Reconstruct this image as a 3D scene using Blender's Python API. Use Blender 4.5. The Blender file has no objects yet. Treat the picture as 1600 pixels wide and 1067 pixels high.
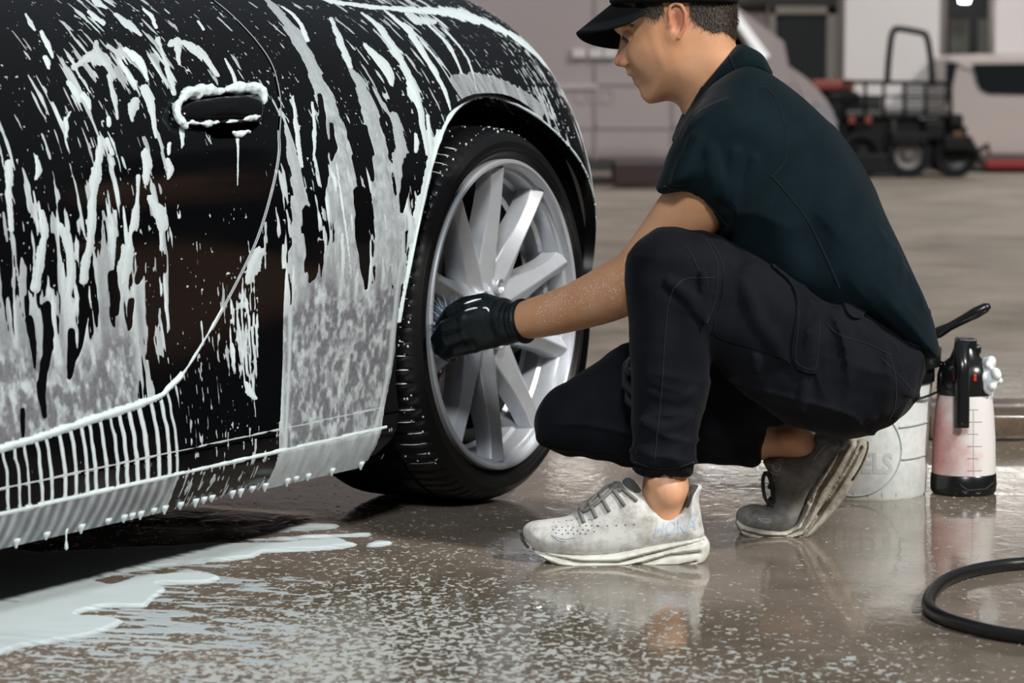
import bpy, bmesh, math, random
import numpy as np
from mathutils import Vector, Matrix
from mathutils.geometry import delaunay_2d_cdt
from mathutils.bvhtree import BVHTree

SC = bpy.context.scene
COL = SC.collection
PI = math.pi
R = math.radians

# ---------------------------------------------------------------- camera
CAM_H, FPX = 0.804, 4500.0
PITCH = math.atan((533.5 - 134.0) / FPX)
cam_data = bpy.data.cameras.new('camera')
cam_data.sensor_width = 36.0
cam_data.lens = FPX / 1600 * 36
cam_data.clip_start, cam_data.clip_end = 0.1, 200
cam = bpy.data.objects.new('camera', cam_data)
cam.location = (0, 0, CAM_H)
cam.rotation_euler = (PI / 2 - PITCH, 0, 0)
COL.objects.link(cam)
SC.camera = cam
cam_data.dof.use_dof = True
cam_data.dof.focus_distance = 4.95
cam_data.dof.aperture_fstop = 6.3

# ---------------------------------------------------------------- light and exposure
world = bpy.data.worlds.new('world')
SC.world = world
world.use_nodes = True
_wt = world.node_tree
_bg = _wt.nodes['Background']
_tc = _wt.nodes.new('ShaderNodeTexCoord'); _sx = _wt.nodes.new('ShaderNodeSeparateXYZ'); _rp = _wt.nodes.new('ShaderNodeValToRGB')
_wt.links.new(_tc.outputs['Generated'], _sx.inputs[0]); _wt.links.new(_sx.outputs[2], _rp.inputs[0]); _wt.links.new(_rp.outputs[0], _bg.inputs[0])
_rp.color_ramp.elements[0].position = 0.02; _rp.color_ramp.elements[0].color = (0.045, 0.052, 0.058, 1)   # dim hall
_rp.color_ramp.elements[1].position = 0.75; _rp.color_ramp.elements[1].color = (0.27, 0.30, 0.33, 1)      # lit roof
_bg.inputs[1].default_value = 0.5
def hall_sun(name, energy, ang, col, travel):
    d = bpy.data.lights.new(name, 'SUN'); d.energy = energy; d.angle = R(ang); d.color = col
    o = bpy.data.objects.new(name, d); o.rotation_euler = Vector(travel).to_track_quat('-Z', 'Y').to_euler(); COL.objects.link(o)
hall_sun('sun', 2.8, 5.0, (1.0, 0.96, 0.90), (-0.75, 0.55, -0.80))          # main light through the open bay, high behind the photographer's right shoulder
hall_sun('fill_sun', 1.5, 9.0, (0.95, 0.98, 1.0), (0.02, 0.85, -0.60))    # added cooler light from the camera side, brightens flank and forearm
SC.view_settings.view_transform = 'Standard'
SC.view_settings.look = 'None'
SC.view_settings.gamma = 1.0
SC.view_settings.use_curve_mapping = False
SC.view_settings.exposure = 0.22
SC.cycles.use_denoising = True
SC.cycles.max_bounces = 6
SC.cycles.transparent_max_bounces = 8
# ---------------------------------------------------------------- pixel <-> world (sizes and places are read off the photograph once)
_cp, _sp = math.cos(PITCH), math.sin(PITCH)
def ray(px, py):
    x, y = (px - 800) / FPX, -(py - 533.5) / FPX
    return np.array([x, _cp + y * _sp, -_sp + y * _cp])
def at(px, py, Y):
    d = ray(px, py)
    return np.array([0, 0, CAM_H]) + d * (Y / d[1])
def ground(px, py, z=0.0):
    d = ray(px, py)
    return np.array([0, 0, CAM_H]) + d * ((z - CAM_H) / d[2])
def proj(P):
    P = np.asarray(P, float)
    x, y, z = P[..., 0], P[..., 1], P[..., 2] - CAM_H
    dep = y * _cp - z * _sp
    up = y * _sp + z * _cp
    return np.stack([800 + FPX * x / dep, 533.5 - FPX * up / dep], -1)

# ---------------------------------------------------------------- objects
def wmat(o):
    m = o.matrix_basis.copy()
    return m if o.parent is None else wmat(o.parent) @ o.matrix_parent_inverse @ m
def link(o, parent=None):
    """link; a child built in world coordinates keeps its place under a parent that already stands somewhere"""
    COL.objects.link(o)
    if parent is not None:
        o.parent = parent
        o.matrix_parent_inverse = wmat(parent).inverted()
    return o
def tag(o, label=None, cat=None, group=None, kind=None):
    for k, v in (('label', label), ('category', cat), ('group', group), ('kind', kind)):
        if v:
            o[k] = v
    return o
def empty(name, loc=(0, 0, 0), label=None, cat=None, group=None, rz=0.0):
    o = bpy.data.objects.new(name, None)
    o.location = loc
    o.rotation_euler = (0, 0, rz)
    o.empty_display_size = 0.05
    link(o)
    return tag(o, label, cat, group)
def mesh_obj(name, V, F, m=None, parent=None, smooth=True, normals=None):
    me = bpy.data.meshes.new(name)
    V = np.asarray(V, np.float32)
    if isinstance(F, np.ndarray):
        k = F.shape[1]
        me.vertices.add(len(V)); me.vertices.foreach_set('co', V.ravel())
        me.loops.add(F.size); me.loops.foreach_set('vertex_index', F.astype(np.int32).ravel())
        me.polygons.add(len(F))
        me.polygons.foreach_set('loop_start', np.arange(0, F.size, k, dtype=np.int32))
        me.update(calc_edges=True)
        me.validate()
    else:
        me.from_pydata([tuple(map(float, v)) for v in V], [], F)
        me.update()
    if smooth:
        me.polygons.foreach_set('use_smooth', np.ones(len(me.polygons), bool))
    if normals is not None:
        me.normals_split_custom_set_from_vertices([tuple(map(float, n)) for n in normals])
    if m is not None:
        me.materials.append(m)
    o = bpy.data.objects.new(name, me)
    return link(o, parent)
def bm_obj(name, bm, m=None, parent=None, smooth=False, angle=None):
    me = bpy.data.meshes.new(name)
    bm.normal_update()
    bm.to_mesh(me); bm.free()
    if smooth:
        me.polygons.foreach_set('use_smooth', np.ones(len(me.polygons), bool))
        if angle:
            me.set_sharp_from_angle(angle=R(angle))
    if m is not None:
        me.materials.append(m)
    return link(bpy.data.objects.new(name, me), parent)
def copy_tree(o, parent=None):
    c = o.copy(); COL.objects.link(c)
    c.parent = parent
    for ch in list(o.children):
        copy_tree(ch, c)
    return c

# ---------------------------------------------------------------- mesh builders
def add_box(bm, lo, hi, bev=0.0, M=None):
    r = bmesh.ops.create_cube(bm, size=1.0)
    vs = r['verts']
    lo, hi = Vector(lo), Vector(hi)
    for v in vs:
        v.co = Vector(((v.co[i] + .5) * (hi[i] - lo[i]) + lo[i]) for i in range(3))
    if bev > 0:
        es = list({e for v in vs for e in v.link_edges})
        rb = bmesh.ops.bevel(bm, geom=es, offset=bev, segments=2, affect='EDGES', profile=0.5)
        vs = list({v for f in rb['faces'] for v in f.verts} | {v for v in vs if v.is_valid})
    if M is not None:
        for v in vs: v.co = M @ v.co
    return vs
def tube_mesh(pts, rad, n=12, closed=False, caps=True, flat=None):
    """vertices and quads of a tube along pts; rad a number or one per point; flat = (a, b) scales of the section"""
    P = np.asarray(pts, float); N = len(P)
    rad = np.full(N, rad) if np.isscalar(rad) else np.asarray(rad, float)
    T = np.gradient(P, axis=0) if not closed else np.roll(P, -1, 0) - np.roll(P, 1, 0)
    T /= np.linalg.norm(T, axis=1)[:, None] + 1e-12
    up = np.array([0, 0, 1.0]) if abs(T[0][2]) < .9 else np.array([1.0, 0, 0])
    A = np.zeros_like(P); a = np.cross(up, T[0]); a /= np.linalg.norm(a); A[0] = a
    for i in range(1, N):
        a = A[i - 1] - T[i] * np.dot(A[i - 1], T[i]); A[i] = a / np.linalg.norm(a)
    B = np.cross(T, A)
    th = np.arange(n) * 2 * PI / n
    fa, fb = flat or (1, 1)
    V = (P[:, None] + rad[:, None, None] * (fa * np.cos(th)[None, :, None] * A[:, None] + fb * np.sin(th)[None, :, None] * B[:, None])).reshape(-1, 3)
    F = []
    for i in range(N if closed else N - 1):
        j = (i + 1) % N
        for k in range(n):
            l = (k + 1) % n
            F.append((i * n + k, i * n + l, j * n + l, j * n + k))
    if caps and not closed:
        F.append(tuple(range(n - 1, -1, -1))); F.append(tuple((N - 1) * n + k for k in range(n)))
    return V, F
def tube(name, pts, rad, m, parent=None, n=12, closed=False, flat=None):
    V, F = tube_mesh(pts, rad, n, closed, True, flat)
    return mesh_obj(name, V, F, m, parent)
def join_parts(parts):
    V, F, o = [], [], 0
    for v, f in parts:
        v = np.asarray(v, float); V.append(v); F += [tuple(i + o for i in q) for q in f]; o += len(v)
    return np.concatenate(V), F
def lathe(name, prof, m, parent=None, n=64, axis='z', smooth=True, angle=35, caps=False):
    """prof: list of (radius, height)"""
    V, F = [], []
    K = len(prof)
    for i in range(n):
        c, s = math.cos(2 * PI * i / n), math.sin(2 * PI * i / n)
        for r, h in prof:
            V.append((r * c, r * s, h) if axis == 'z' else (r * c, h, r * s))
    for i in range(n):
        j = (i + 1) % n
        for k in range(K - 1):
            q = (i * K + k, j * K + k, j * K + k + 1, i * K + k + 1)
            F.append(q if axis == 'z' else q[::-1])
    o = mesh_obj(name, V, F, m, parent, smooth)
    if smooth and angle:
        o.data.set_sharp_from_angle(angle=R(angle))
    return o
def spline(pts, n=8, closed=False):
    """Catmull-Rom through pts (any dimension)"""
    P = np.asarray(pts, float)
    if closed:
        P = np.vstack([P[-1], P, P[0], P[1]])
    else:
        P = np.vstack([2 * P[0] - P[1], P, 2 * P[-1] - P[-2]])
    out = []
    for i in range(1, len(P) - 2):
        p0, p1, p2, p3 = P[i - 1:i + 3]
        for k in range(n):
            t = k / n
            out.append(.5 * (2 * p1 + (p2 - p0) * t + (2 * p0 - 5 * p1 + 4 * p2 - p3) * t * t + (3 * p1 - p0 - 3 * p2 + p3) * t ** 3))
    if not closed:
        out.append(P[-2])
    return np.array(out)
def smooth01(x):
    x = np.clip(x, 0, 1); return x * x * (3 - 2 * x)

# ---------------------------------------------------------------- numpy noise
def _hash(ix, iy, iz, seed):
    h = (ix * 374761393 + iy * 668265263 + iz * 2147483647 * 3 + seed * 974634777) & 0xffffffff
    h = ((h ^ (h >> 13)) * 1274126177) & 0xffffffff
    return ((h ^ (h >> 16)) & 0xffff) / 65535.0
def noise2(x, y, seed=0):
    x = np.asarray(x, float); y = np.asarray(y, float)
    ix, iy = np.floor(x).astype(np.int64), np.floor(y).astype(np.int64)
    fx, fy = x - ix, y - iy
    fx, fy = fx * fx * (3 - 2 * fx), fy * fy * (3 - 2 * fy)
    a, b = _hash(ix, iy, 0, seed), _hash(ix + 1, iy, 0, seed)
    c, d = _hash(ix, iy + 1, 0, seed), _hash(ix + 1, iy + 1, 0, seed)
    return (a * (1 - fx) + b * fx) * (1 - fy) + (c * (1 - fx) + d * fx) * fy
def fbm2(x, y, seed=0, oct=3):
    s, a, t = 0, 1, 0
    for k in range(oct):
        s = s + a * noise2(x * 2 ** k, y * 2 ** k, seed + k * 17); t += a; a *= .5
    return s / t
def noise3(p, seed=0):
    ip = np.floor(p).astype(np.int64); f = p - ip; f = f * f * (3 - 2 * f)
    s = 0
    for dx in (0, 1):
        for dy in (0, 1):
            for dz in (0, 1):
                w = (f[:, 0] if dx else 1 - f[:, 0]) * (f[:, 1] if dy else 1 - f[:, 1]) * (f[:, 2] if dz else 1 - f[:, 2])
                s = s + w * _hash(ip[:, 0] + dx, ip[:, 1] + dy, ip[:, 2] + dz, seed)
    return s

# ---------------------------------------------------------------- materials
class NT:
    def __init__(s, name):
        s.m = bpy.data.materials.new(name); s.m.use_nodes = True
        s.t = s.m.node_tree; s.n = s.t.nodes
        s.b = s.n['Principled BSDF']; s.out = s.n['Material Output']
    def new(s, typ, **kw):
        n = s.n.new(typ)
        for k, v in kw.items(): setattr(n, k, v)
        return n
    def l(s, a, b): s.t.links.new(a, b)
    def coord(s, kind='Object', scale=(1, 1, 1), rot=(0, 0, 0)):
        tc = s.new('ShaderNodeTexCoord'); mp = s.new('ShaderNodeMapping')
        mp.inputs['Scale'].default_value = scale; mp.inputs['Rotation'].default_value = rot
        s.l(tc.outputs[kind], mp.inputs[0]); return mp.outputs[0]
    def noise(s, vec, scale, detail=3, rough=.55, dist=0):
        n = s.new('ShaderNodeTexNoise'); n.inputs['Scale'].default_value = scale; n.inputs['Detail'].default_value = detail
        n.inputs['Roughness'].default_value = rough; n.inputs['Distortion'].default_value = dist
        if vec is not None: s.l(vec, n.inputs['Vector'])
        return n.outputs['Fac']
    def ramp(s, fac, stops, interp='LINEAR'):
        r = s.new('ShaderNodeValToRGB'); r.color_ramp.interpolation = interp
        e = r.color_ramp.elements
        while len(e) < len(stops): e.new(.5)
        for q, (p, c) in zip(e, stops):
            q.position = p; q.color = (*c, 1) if len(c) == 3 else c
        s.l(fac, r.inputs[0]); return r.outputs[0]
    def mix(s, fac, a, b):
        n = s.new('ShaderNodeMix', data_type='RGBA')
        for i, v in ((0, fac), (6, a), (7, b)):
            if hasattr(v, 'is_linked') or isinstance(v, bpy.types.NodeSocket): s.l(v, n.inputs[i])
            else: n.inputs[i].default_value = (*v, 1) if isinstance(v, tuple) and len(v) == 3 else v
        return n.outputs[2]
    def math(s, op, a, b=None, clamp=False):
        n = s.new('ShaderNodeMath', operation=op); n.use_clamp = clamp
        for i, v in ((0, a), (1, b)):
            if v is None: continue
            if isinstance(v, bpy.types.NodeSocket): s.l(v, n.inputs[i])
            else: n.inputs[i].default_value = v
        return n.outputs[0]
    def bump(s, h, strength=.3, dist=.002, normal=None):
        n = s.new('ShaderNodeBump'); n.inputs['Strength'].default_value = strength; n.inputs['Distance'].default_value = dist
        s.l(h, n.inputs['Height'])
        if normal is not None: s.l(normal, n.inputs['Normal'])
        s.l(n.outputs[0], s.b.inputs['Normal']); return n.outputs[0]
    def set(s, **kw):
        for k, v in kw.items():
            i = s.b.inputs[k.replace('_', ' ')]
            if isinstance(v, bpy.types.NodeSocket): s.l(v, i)
            else: i.default_value = (*v, 1) if isinstance(v, tuple) and len(v) == 3 and i.type == 'RGBA' else v
        return s
def mat(name, col, rough=.5, metal=0.0, spec=.5, var=0.0, scale=30, bump=0.0, bscale=200, coat=0.0):
    """plain surface with a little procedural variation and relief"""
    t = NT(name)
    t.set(Roughness=rough, Metallic=metal, Coat_Weight=coat)
    t.b.inputs['Specular IOR Level'].default_value = spec
    v = t.coord()
    if var > 0:
        f = t.noise(v, scale, 4)
        t.set(Base_Color=t.ramp(f, [(.3, tuple(c * (1 - var) for c in col)), (.7, tuple(min(1, c * (1 + var)) for c in col))]))
    else:
        t.set(Base_Color=col)
    if bump > 0:
        t.bump(t.noise(v, bscale, 3), bump, .001)
    return t.m
# ---------------------------------------------------------------- implicit bodies: distance functions meshed into one continuous surface
class Poly2:
    """signed distance (positive inside) to an outline in the x-z plane, kept on a grid"""
    def __init__(s, px, Y, step=.0025, pad=.06, sub=4):
        q = spline(px, sub, True) if sub > 1 else np.asarray(px, float)
        s.P = np.array([at(a, b, Y)[[0, 2]] for a, b in q])
        s.lo = s.P.min(0) - pad; hi = s.P.max(0) + pad; s.h = step
        s.nx, s.nz = [int(v) for v in np.ceil((hi - s.lo) / step)]
        X, Z = np.meshgrid(s.lo[0] + np.arange(s.nx) * step, s.lo[1] + np.arange(s.nz) * step, indexing='ij')
        g = np.stack([X.ravel(), Z.ravel()], 1)
        d = dist_to(g, s.P)
        s.G = np.where(inside(g, s.P), d, -d).reshape(s.nx, s.nz).astype(np.float32)
    def __call__(s, x, z):
        a, b = (x - s.lo[0]) / s.h, (z - s.lo[1]) / s.h
        ac, bc = np.clip(a, 0, s.nx - 1.001), np.clip(b, 0, s.nz - 1.001)
        i, j = ac.astype(np.int32), bc.astype(np.int32); fa, fb = ac - i, bc - j
        G = s.G
        v = (G[i, j] * (1 - fa) + G[i + 1, j] * fa) * (1 - fb) + (G[i, j + 1] * (1 - fa) + G[i + 1, j + 1] * fa) * fb
        return v - s.h * np.hypot(a - ac, b - bc)
def inflate(p, poly, Yc, W, D, pw=2.0):
    d = poly(p[:, 0], p[:, 2])
    a = np.clip(1 - d / D, 0, None)
    y = np.abs(p[:, 1] - Yc) / W
    g = (a ** pw + y ** pw) ** (1 / pw) - 1
    return g * np.minimum(W, D)
def cone(p, a, b, ra, rb):
    a, b = np.asarray(a, float), np.asarray(b, float); ab = b - a
    q = p - a; t = np.clip(q @ ab / (ab @ ab), 0, 1)
    return np.linalg.norm(q - t[:, None] * ab, axis=1) - (ra + (rb - ra) * t)
def chain(p, pts, rads, k=.0):
    f = None
    for i in range(len(pts) - 1):
        g = cone(p, pts[i], pts[i + 1], rads[i], rads[i + 1])
        f = g if f is None else (np.minimum(f, g) if k <= 0 else smin(f, g, k))
    return f
def ellip(p, c, r, M=None):
    q = p - np.asarray(c)
    if M is not None: q = q @ M
    r = np.asarray(r); n = np.linalg.norm(q / r, axis=1)
    return (n - 1) * r.min()
def smin(a, b, k):
    h = np.clip(.5 + .5 * (b - a) / k, 0, 1)
    return b + (a - b) * h - k * h * (1 - h)
def smax(a, b, k): return -smin(-a, -b, k)
def axis_lines(segs):
    """grid lines from (start, end, step) stretches"""
    out = [segs[0][0]]
    for a, b, s in segs:
        n = max(1, int(round((b - a) / s))); out += list(a + (b - a) * np.arange(1, n + 1) / n)
    return np.array(out)
def surface(f, xs, ys, zs, B=8, slack=1.35):
    """surface nets of f = 0 on a rectilinear grid; only blocks near the surface are sampled finely"""
    nx, ny, nz = len(xs), len(ys), len(zs)
    F = np.empty((nx, ny, nz), np.float32)
    def starts(n): return list(range(0, n - 1, B))
    bx, by, bz = starts(nx), starts(ny), starts(nz)
    e = lambda n, i: min(i + B, n - 1)
    cen, half, idx = [], [], []
    for i in bx:
        for j in by:
            for k in bz:
                a = np.array([xs[i], ys[j], zs[k]]); b = np.array([xs[e(nx, i)], ys[e(ny, j)], zs[e(nz, k)]])
                cen.append((a + b) / 2); half.append(np.linalg.norm(b - a) / 2); idx.append((i, j, k))
    fc = f(np.array(cen)); half = np.array(half)
    act = np.abs(fc) < half * slack + .004
    for v, (i, j, k) in zip(fc, idx):
        F[i:e(nx, i) + 1, j:e(ny, j) + 1, k:e(nz, k) + 1] = .5 if v > 0 else -.5
    need = np.zeros((nx, ny, nz), bool)
    for a, (i, j, k) in zip(act, idx):
        if a: need[i:e(nx, i) + 1, j:e(ny, j) + 1, k:e(nz, k) + 1] = True
    I, J, K = np.nonzero(need)
    P = np.stack([xs[I], ys[J], zs[K]], 1)
    for s in range(0, len(P), 400000):
        F[I[s:s + 400000], J[s:s + 400000], K[s:s + 400000]] = f(P[s:s + 400000])
    S = F < 0
    cnt = sum(S[a:nx - 1 + a, b:ny - 1 + b, c:nz - 1 + c].astype(np.int8) for a in (0, 1) for b in (0, 1) for c in (0, 1))
    ci, cj, ck = np.nonzero((cnt > 0) & (cnt < 8))
    vid = -np.ones((nx - 1, ny - 1, nz - 1), np.int64); vid[ci, cj, ck] = np.arange(len(ci))
    acc = np.zeros((len(ci), 3)); num = np.zeros(len(ci))
    corners = [(a, b, c) for a in (0, 1) for b in (0, 1) for c in (0, 1)]
    for m in range(8):
        for n in range(m + 1, 8):
            A, C = corners[m], corners[n]
            if sum(abs(A[q] - C[q]) for q in range(3)) != 1: continue
            fa, fb = F[ci + A[0], cj + A[1], ck + A[2]], F[ci + C[0], cj + C[1], ck + C[2]]
            x = (fa < 0) != (fb < 0)
            t = np.where(x, fa / np.where(x, fa - fb, 1), 0)
            pa = np.stack([xs[ci + A[0]], ys[cj + A[1]], zs[ck + A[2]]], 1); pb = np.stack([xs[ci + C[0]], ys[cj + C[1]], zs[ck + C[2]]], 1)
            acc += np.where(x[:, None], pa + (pb - pa) * t[:, None], 0); num += x
    V = acc / num[:, None]
    Q = []
    for ax in range(3):
        sl0 = [slice(None)] * 3; sl1 = [slice(None)] * 3
        sl0[ax] = slice(0, -1); sl1[ax] = slice(1, None)
        s0, s1 = S[tuple(sl0)], S[tuple(sl1)]
        o1, o2 = [(1, 2), (2, 0), (0, 1)][ax]
        E = np.stack(np.nonzero(s0 != s1), 1)
        ok = (E[:, o1] > 0) & (E[:, o2] > 0) & (E[:, o1] < F.shape[o1] - 1) & (E[:, o2] < F.shape[o2] - 1)
        E = E[ok]; flip = S[tuple(E.T)]
        def cell(d1, d2):
            c = E.copy(); c[:, o1] -= d1; c[:, o2] -= d2
            return vid[c[:, 0], c[:, 1], c[:, 2]]
        q = np.stack([cell(1, 1), cell(0, 1), cell(0, 0), cell(1, 0)], 1)
        q[~flip] = q[~flip][:, ::-1]
        Q.append(q)
    Q = np.concatenate(Q); Q = Q[(Q >= 0).all(1)]
    return V, Q
def largest(V, Q):
    """keep the biggest connected piece"""
    lab = np.arange(len(V))
    while True:
        m = lab[Q].min(1); new = lab.copy()
        for k in range(Q.shape[1]): np.minimum.at(new, Q[:, k], m)
        new = new[new]
        if (new == lab).all(): break
        lab = new
    big = np.bincount(lab).argmax(); keep = lab == big
    Q = Q[keep[Q[:, 0]]]; mp = np.cumsum(keep) - 1
    return V[keep], mp[Q]
def W3(px, py, Y): return at(px, py, Y)
# ---------------------------------------------------------------- the wet concrete floor
def floor_material():
    t = NT('wet_concrete')
    v = t.coord()
    big = t.noise(v, 1.3, 5, .6, .6)
    mid = t.noise(v, 9, 4, .6)
    conc = t.mix(t.ramp(big, [(.35, (0, 0, 0)), (.65, (1, 1, 1))]), (0.125, 0.105, 0.075), (0.285, 0.230, 0.190))
    conc = t.mix(t.ramp(mid, [(.45, (0, 0, 0)), (.75, (.5, .5, .5))]), conc, (0.105, 0.085, 0.055))
    # foam flecks left by the suds: dense near the washed car, thinning out over the floor
    vs = t.coord(scale=(1, 0.8, 1))
    geo = t.new('ShaderNodeSeparateXYZ'); t.l(t.coord(), geo.inputs[0])
    X, Y = geo.outputs[0], geo.outputs[1]
    # density field
    cx = t.math('ABSOLUTE', t.math('SUBTRACT', X, -.20)); cy = t.math('ABSOLUTE', t.math('SUBTRACT', Y, 3.9))
    d = t.math('ADD', t.math('MULTIPLY', cx, 1.0), t.math('MULTIPLY', cy, .62))
    dens = t.math('SUBTRACT', 1.0, d, True)
    fl = t.noise(t.coord(scale=(1, .62, 1)), 78, 1.5, .5, .8)
    fl2 = t.noise(vs, 170, 1, .5, .3)
    lump = t.noise(v, 5, 3)
    thr = t.math('ADD', t.math('MULTIPLY', dens, .185), t.math('MULTIPLY', t.math('SUBTRACT', lump, .5), .16))
    val = t.math('ADD', t.math('ADD', t.math('MULTIPLY', fl, .72), t.math('MULTIPLY', fl2, .28)), thr)
    fleck = t.ramp(val, [(.632, (0, 0, 0)), (.672, (1, 1, 1))])
    near = t.ramp(Y, [(0.0, (0, 0, 0)), (1, (1, 1, 1))])
    col = t.mix(fleck, conc, (0.44, 0.455, 0.435))
    t.set(Base_Color=col)
    dry = t.math('DIVIDE', t.math('SUBTRACT', Y, 6.0), 3.5, True)                  # the far floor is only damp
    rough = t.mix(fleck, t.mix(dry, t.ramp(mid, [(.3, (.03,) * 3), (.7, (.13,) * 3)]), (.42, .42, .42)), (.6, .6, .6))
    t.l(rough, t.b.inputs['Roughness'])
    t.b.inputs['Specular IOR Level'].default_value = .5
    rip = t.noise(t.coord(scale=(1, .55, 1)), 28, 3, .5, .8)
    h = t.math('ADD', t.math('MULTIPLY', rip, .55), t.math('MULTIPLY', fleck, .45))
    t.bump(h, .22, .004)
    return t.m
FLOOR_M = floor_material()
bm = bmesh.new()
add_box(bm, (-22, -6, -.2), (22, 32, 0))
floor = bm_obj('floor', bm, FLOOR_M); tag(floor, kind='structure')
# ---------------------------------------------------------------- the sports car
CA = R(28.0)
UH = np.array([math.sin(CA), math.cos(CA), 0.0])          # along the car, towards its tail
WH = np.array([math.cos(CA), -math.sin(CA), 0.0])         # out of its flank
WR = 0.364                                                # tyre radius
_g = ground(790, 784)
WC = np.array([_g[0], _g[1], 0.0])                        # below the wheel's outer face
ARCH_R = 0.414
CAR_M = Matrix(((UH[0], WH[0], 0, WC[0]), (UH[1], WH[1], 0, WC[1]), (0, 0, 1, 0), (0, 0, 0, 1)))   # car (u, w, z) -> world; mirrored handedness is avoided below
Z0, ZT, SA = 0.52, 1.01, 0.45
TMAX = Z0 + (ZT - Z0) * PI / 2
def car_w(P):
    """car coordinates (u, w, z) to world"""
    P = np.asarray(P, float)
    return WC + P[..., 0:1] * UH + P[..., 1:2] * WH + P[..., 2:3] * np.array([0, 0, 1.0])
def body(u, t, off=0.0):
    u, t = np.broadcast_arrays(np.asarray(u, float), np.asarray(t, float))
    wmax = -.045 + .070 * smooth01((u + 1.15) / .9)
    tail = np.clip(u - .29, 0, None)
    drop = 2.4 * np.minimum(tail, .30) ** 2 + 1.44 * np.clip(tail - .30, 0, None)
    th = np.clip((t - Z0) / (ZT - Z0), 0, PI / 2)
    zu = Z0 + (ZT - Z0) * np.sin(th)
    wu = wmax - SA * (1 - np.cos(th)) - np.clip(t - TMAX, 0, None)
    k = smooth01((t - .20) / (Z0 - .20))
    wl = -.013 + (wmax + .013) * k
    lo = np.clip(.182 - t, 0, None)
    wl = wl - .30 * lo - 3.2 * lo * lo
    w = np.where(t > Z0, wu, wl) - drop
    z = np.where(t > Z0, zu, t)
    P = np.stack([u, w, z], -1)
    return P
def body_n(u, t):
    e = 1e-3
    a = body(u + e, t) - body(u - e, t); b = body(u, np.asarray(t) + e) - body(u, np.asarray(t) - e)
    n = np.cross(b, a)
    n /= np.linalg.norm(n, axis=-1)[..., None] + 1e-12
    return n * np.where(n[..., 1:2] + .2 * n[..., 2:3] < 0, -1, 1)
def body_off(u, t, off):
    return body(u, t) + body_n(u, t) * np.asarray(off)[..., None]
def px_ut(px, py, u=-.6, t=.5):
    """the point of the flank seen at a pixel"""
    for _ in range(40):
        f = proj(car_w(body(u, t))) - (px, py); e = 1e-4
        J = np.stack([(proj(car_w(body(u + e, t))) - proj(car_w(body(u, t)))) / e, (proj(car_w(body(u, t + e))) - proj(car_w(body(u, t)))) / e], 1)
        s = np.linalg.lstsq(J, -f, rcond=None)[0]
        s = np.clip(s, -.1, .1); u += s[0]; t = min(max(t + s[1], .05), TMAX - .02)
    return np.array([u, t])
PAINT = mat('black_paint', (0.0025, 0.0028, 0.0034), .12, 0, .36)
TRIM_BLACK = mat('black_plastic', (0.006, 0.0065, 0.007), .45, bump=.15, bscale=300)
LINER = mat('wheel_arch_liner', (0.003, 0.003, 0.0035), .9, spec=.1, bump=.3, bscale=120)
ALLOY = mat('silver_alloy', (0.50, 0.52, 0.55), .34, .45, .5, var=.05, scale=40, bump=.04, bscale=500)
RUBBER = mat('wet_rubber', (0.0055, 0.0055, 0.006), .36, spec=.28, bump=.1, bscale=160)
car = empty('sports_car', tuple(WC + UH * .0), 'black sports car covered in running white foam, being washed', 'car')

def resample(P, step, closed=True):
    P = np.asarray(P, float); out = []
    n = len(P)
    for i in range(n if closed else n - 1):
        a, b = P[i], P[(i + 1) % n]
        k = max(1, int(round(np.linalg.norm(b - a) / step)))
        out += [a + (b - a) * j / k for j in range(k)]
    if not closed: out.append(P[-1])
    return np.array(out)
def inside(pts, poly):
    x, y = pts[:, 0], pts[:, 1]; c = np.zeros(len(pts), bool)
    n = len(poly)
    for i in range(n):
        x0, y0 = poly[i]; x1, y1 = poly[(i + 1) % n]
        if y0 == y1: continue
        c ^= ((y0 > y) != (y1 > y)) & (x < (x1 - x0) * (y - y0) / (y1 - y0) + x0)
    return c
def dist_to(pts, poly):
    d = np.full(len(pts), 9.)
    for i in range(len(poly)):
        a, b = poly[i], poly[(i + 1) % len(poly)]
        ab = b - a; t = np.clip(((pts - a) @ ab) / (ab @ ab + 1e-12), 0, 1)
        d = np.minimum(d, np.linalg.norm(pts - a - t[:, None] * ab, axis=1))
    return d
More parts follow.
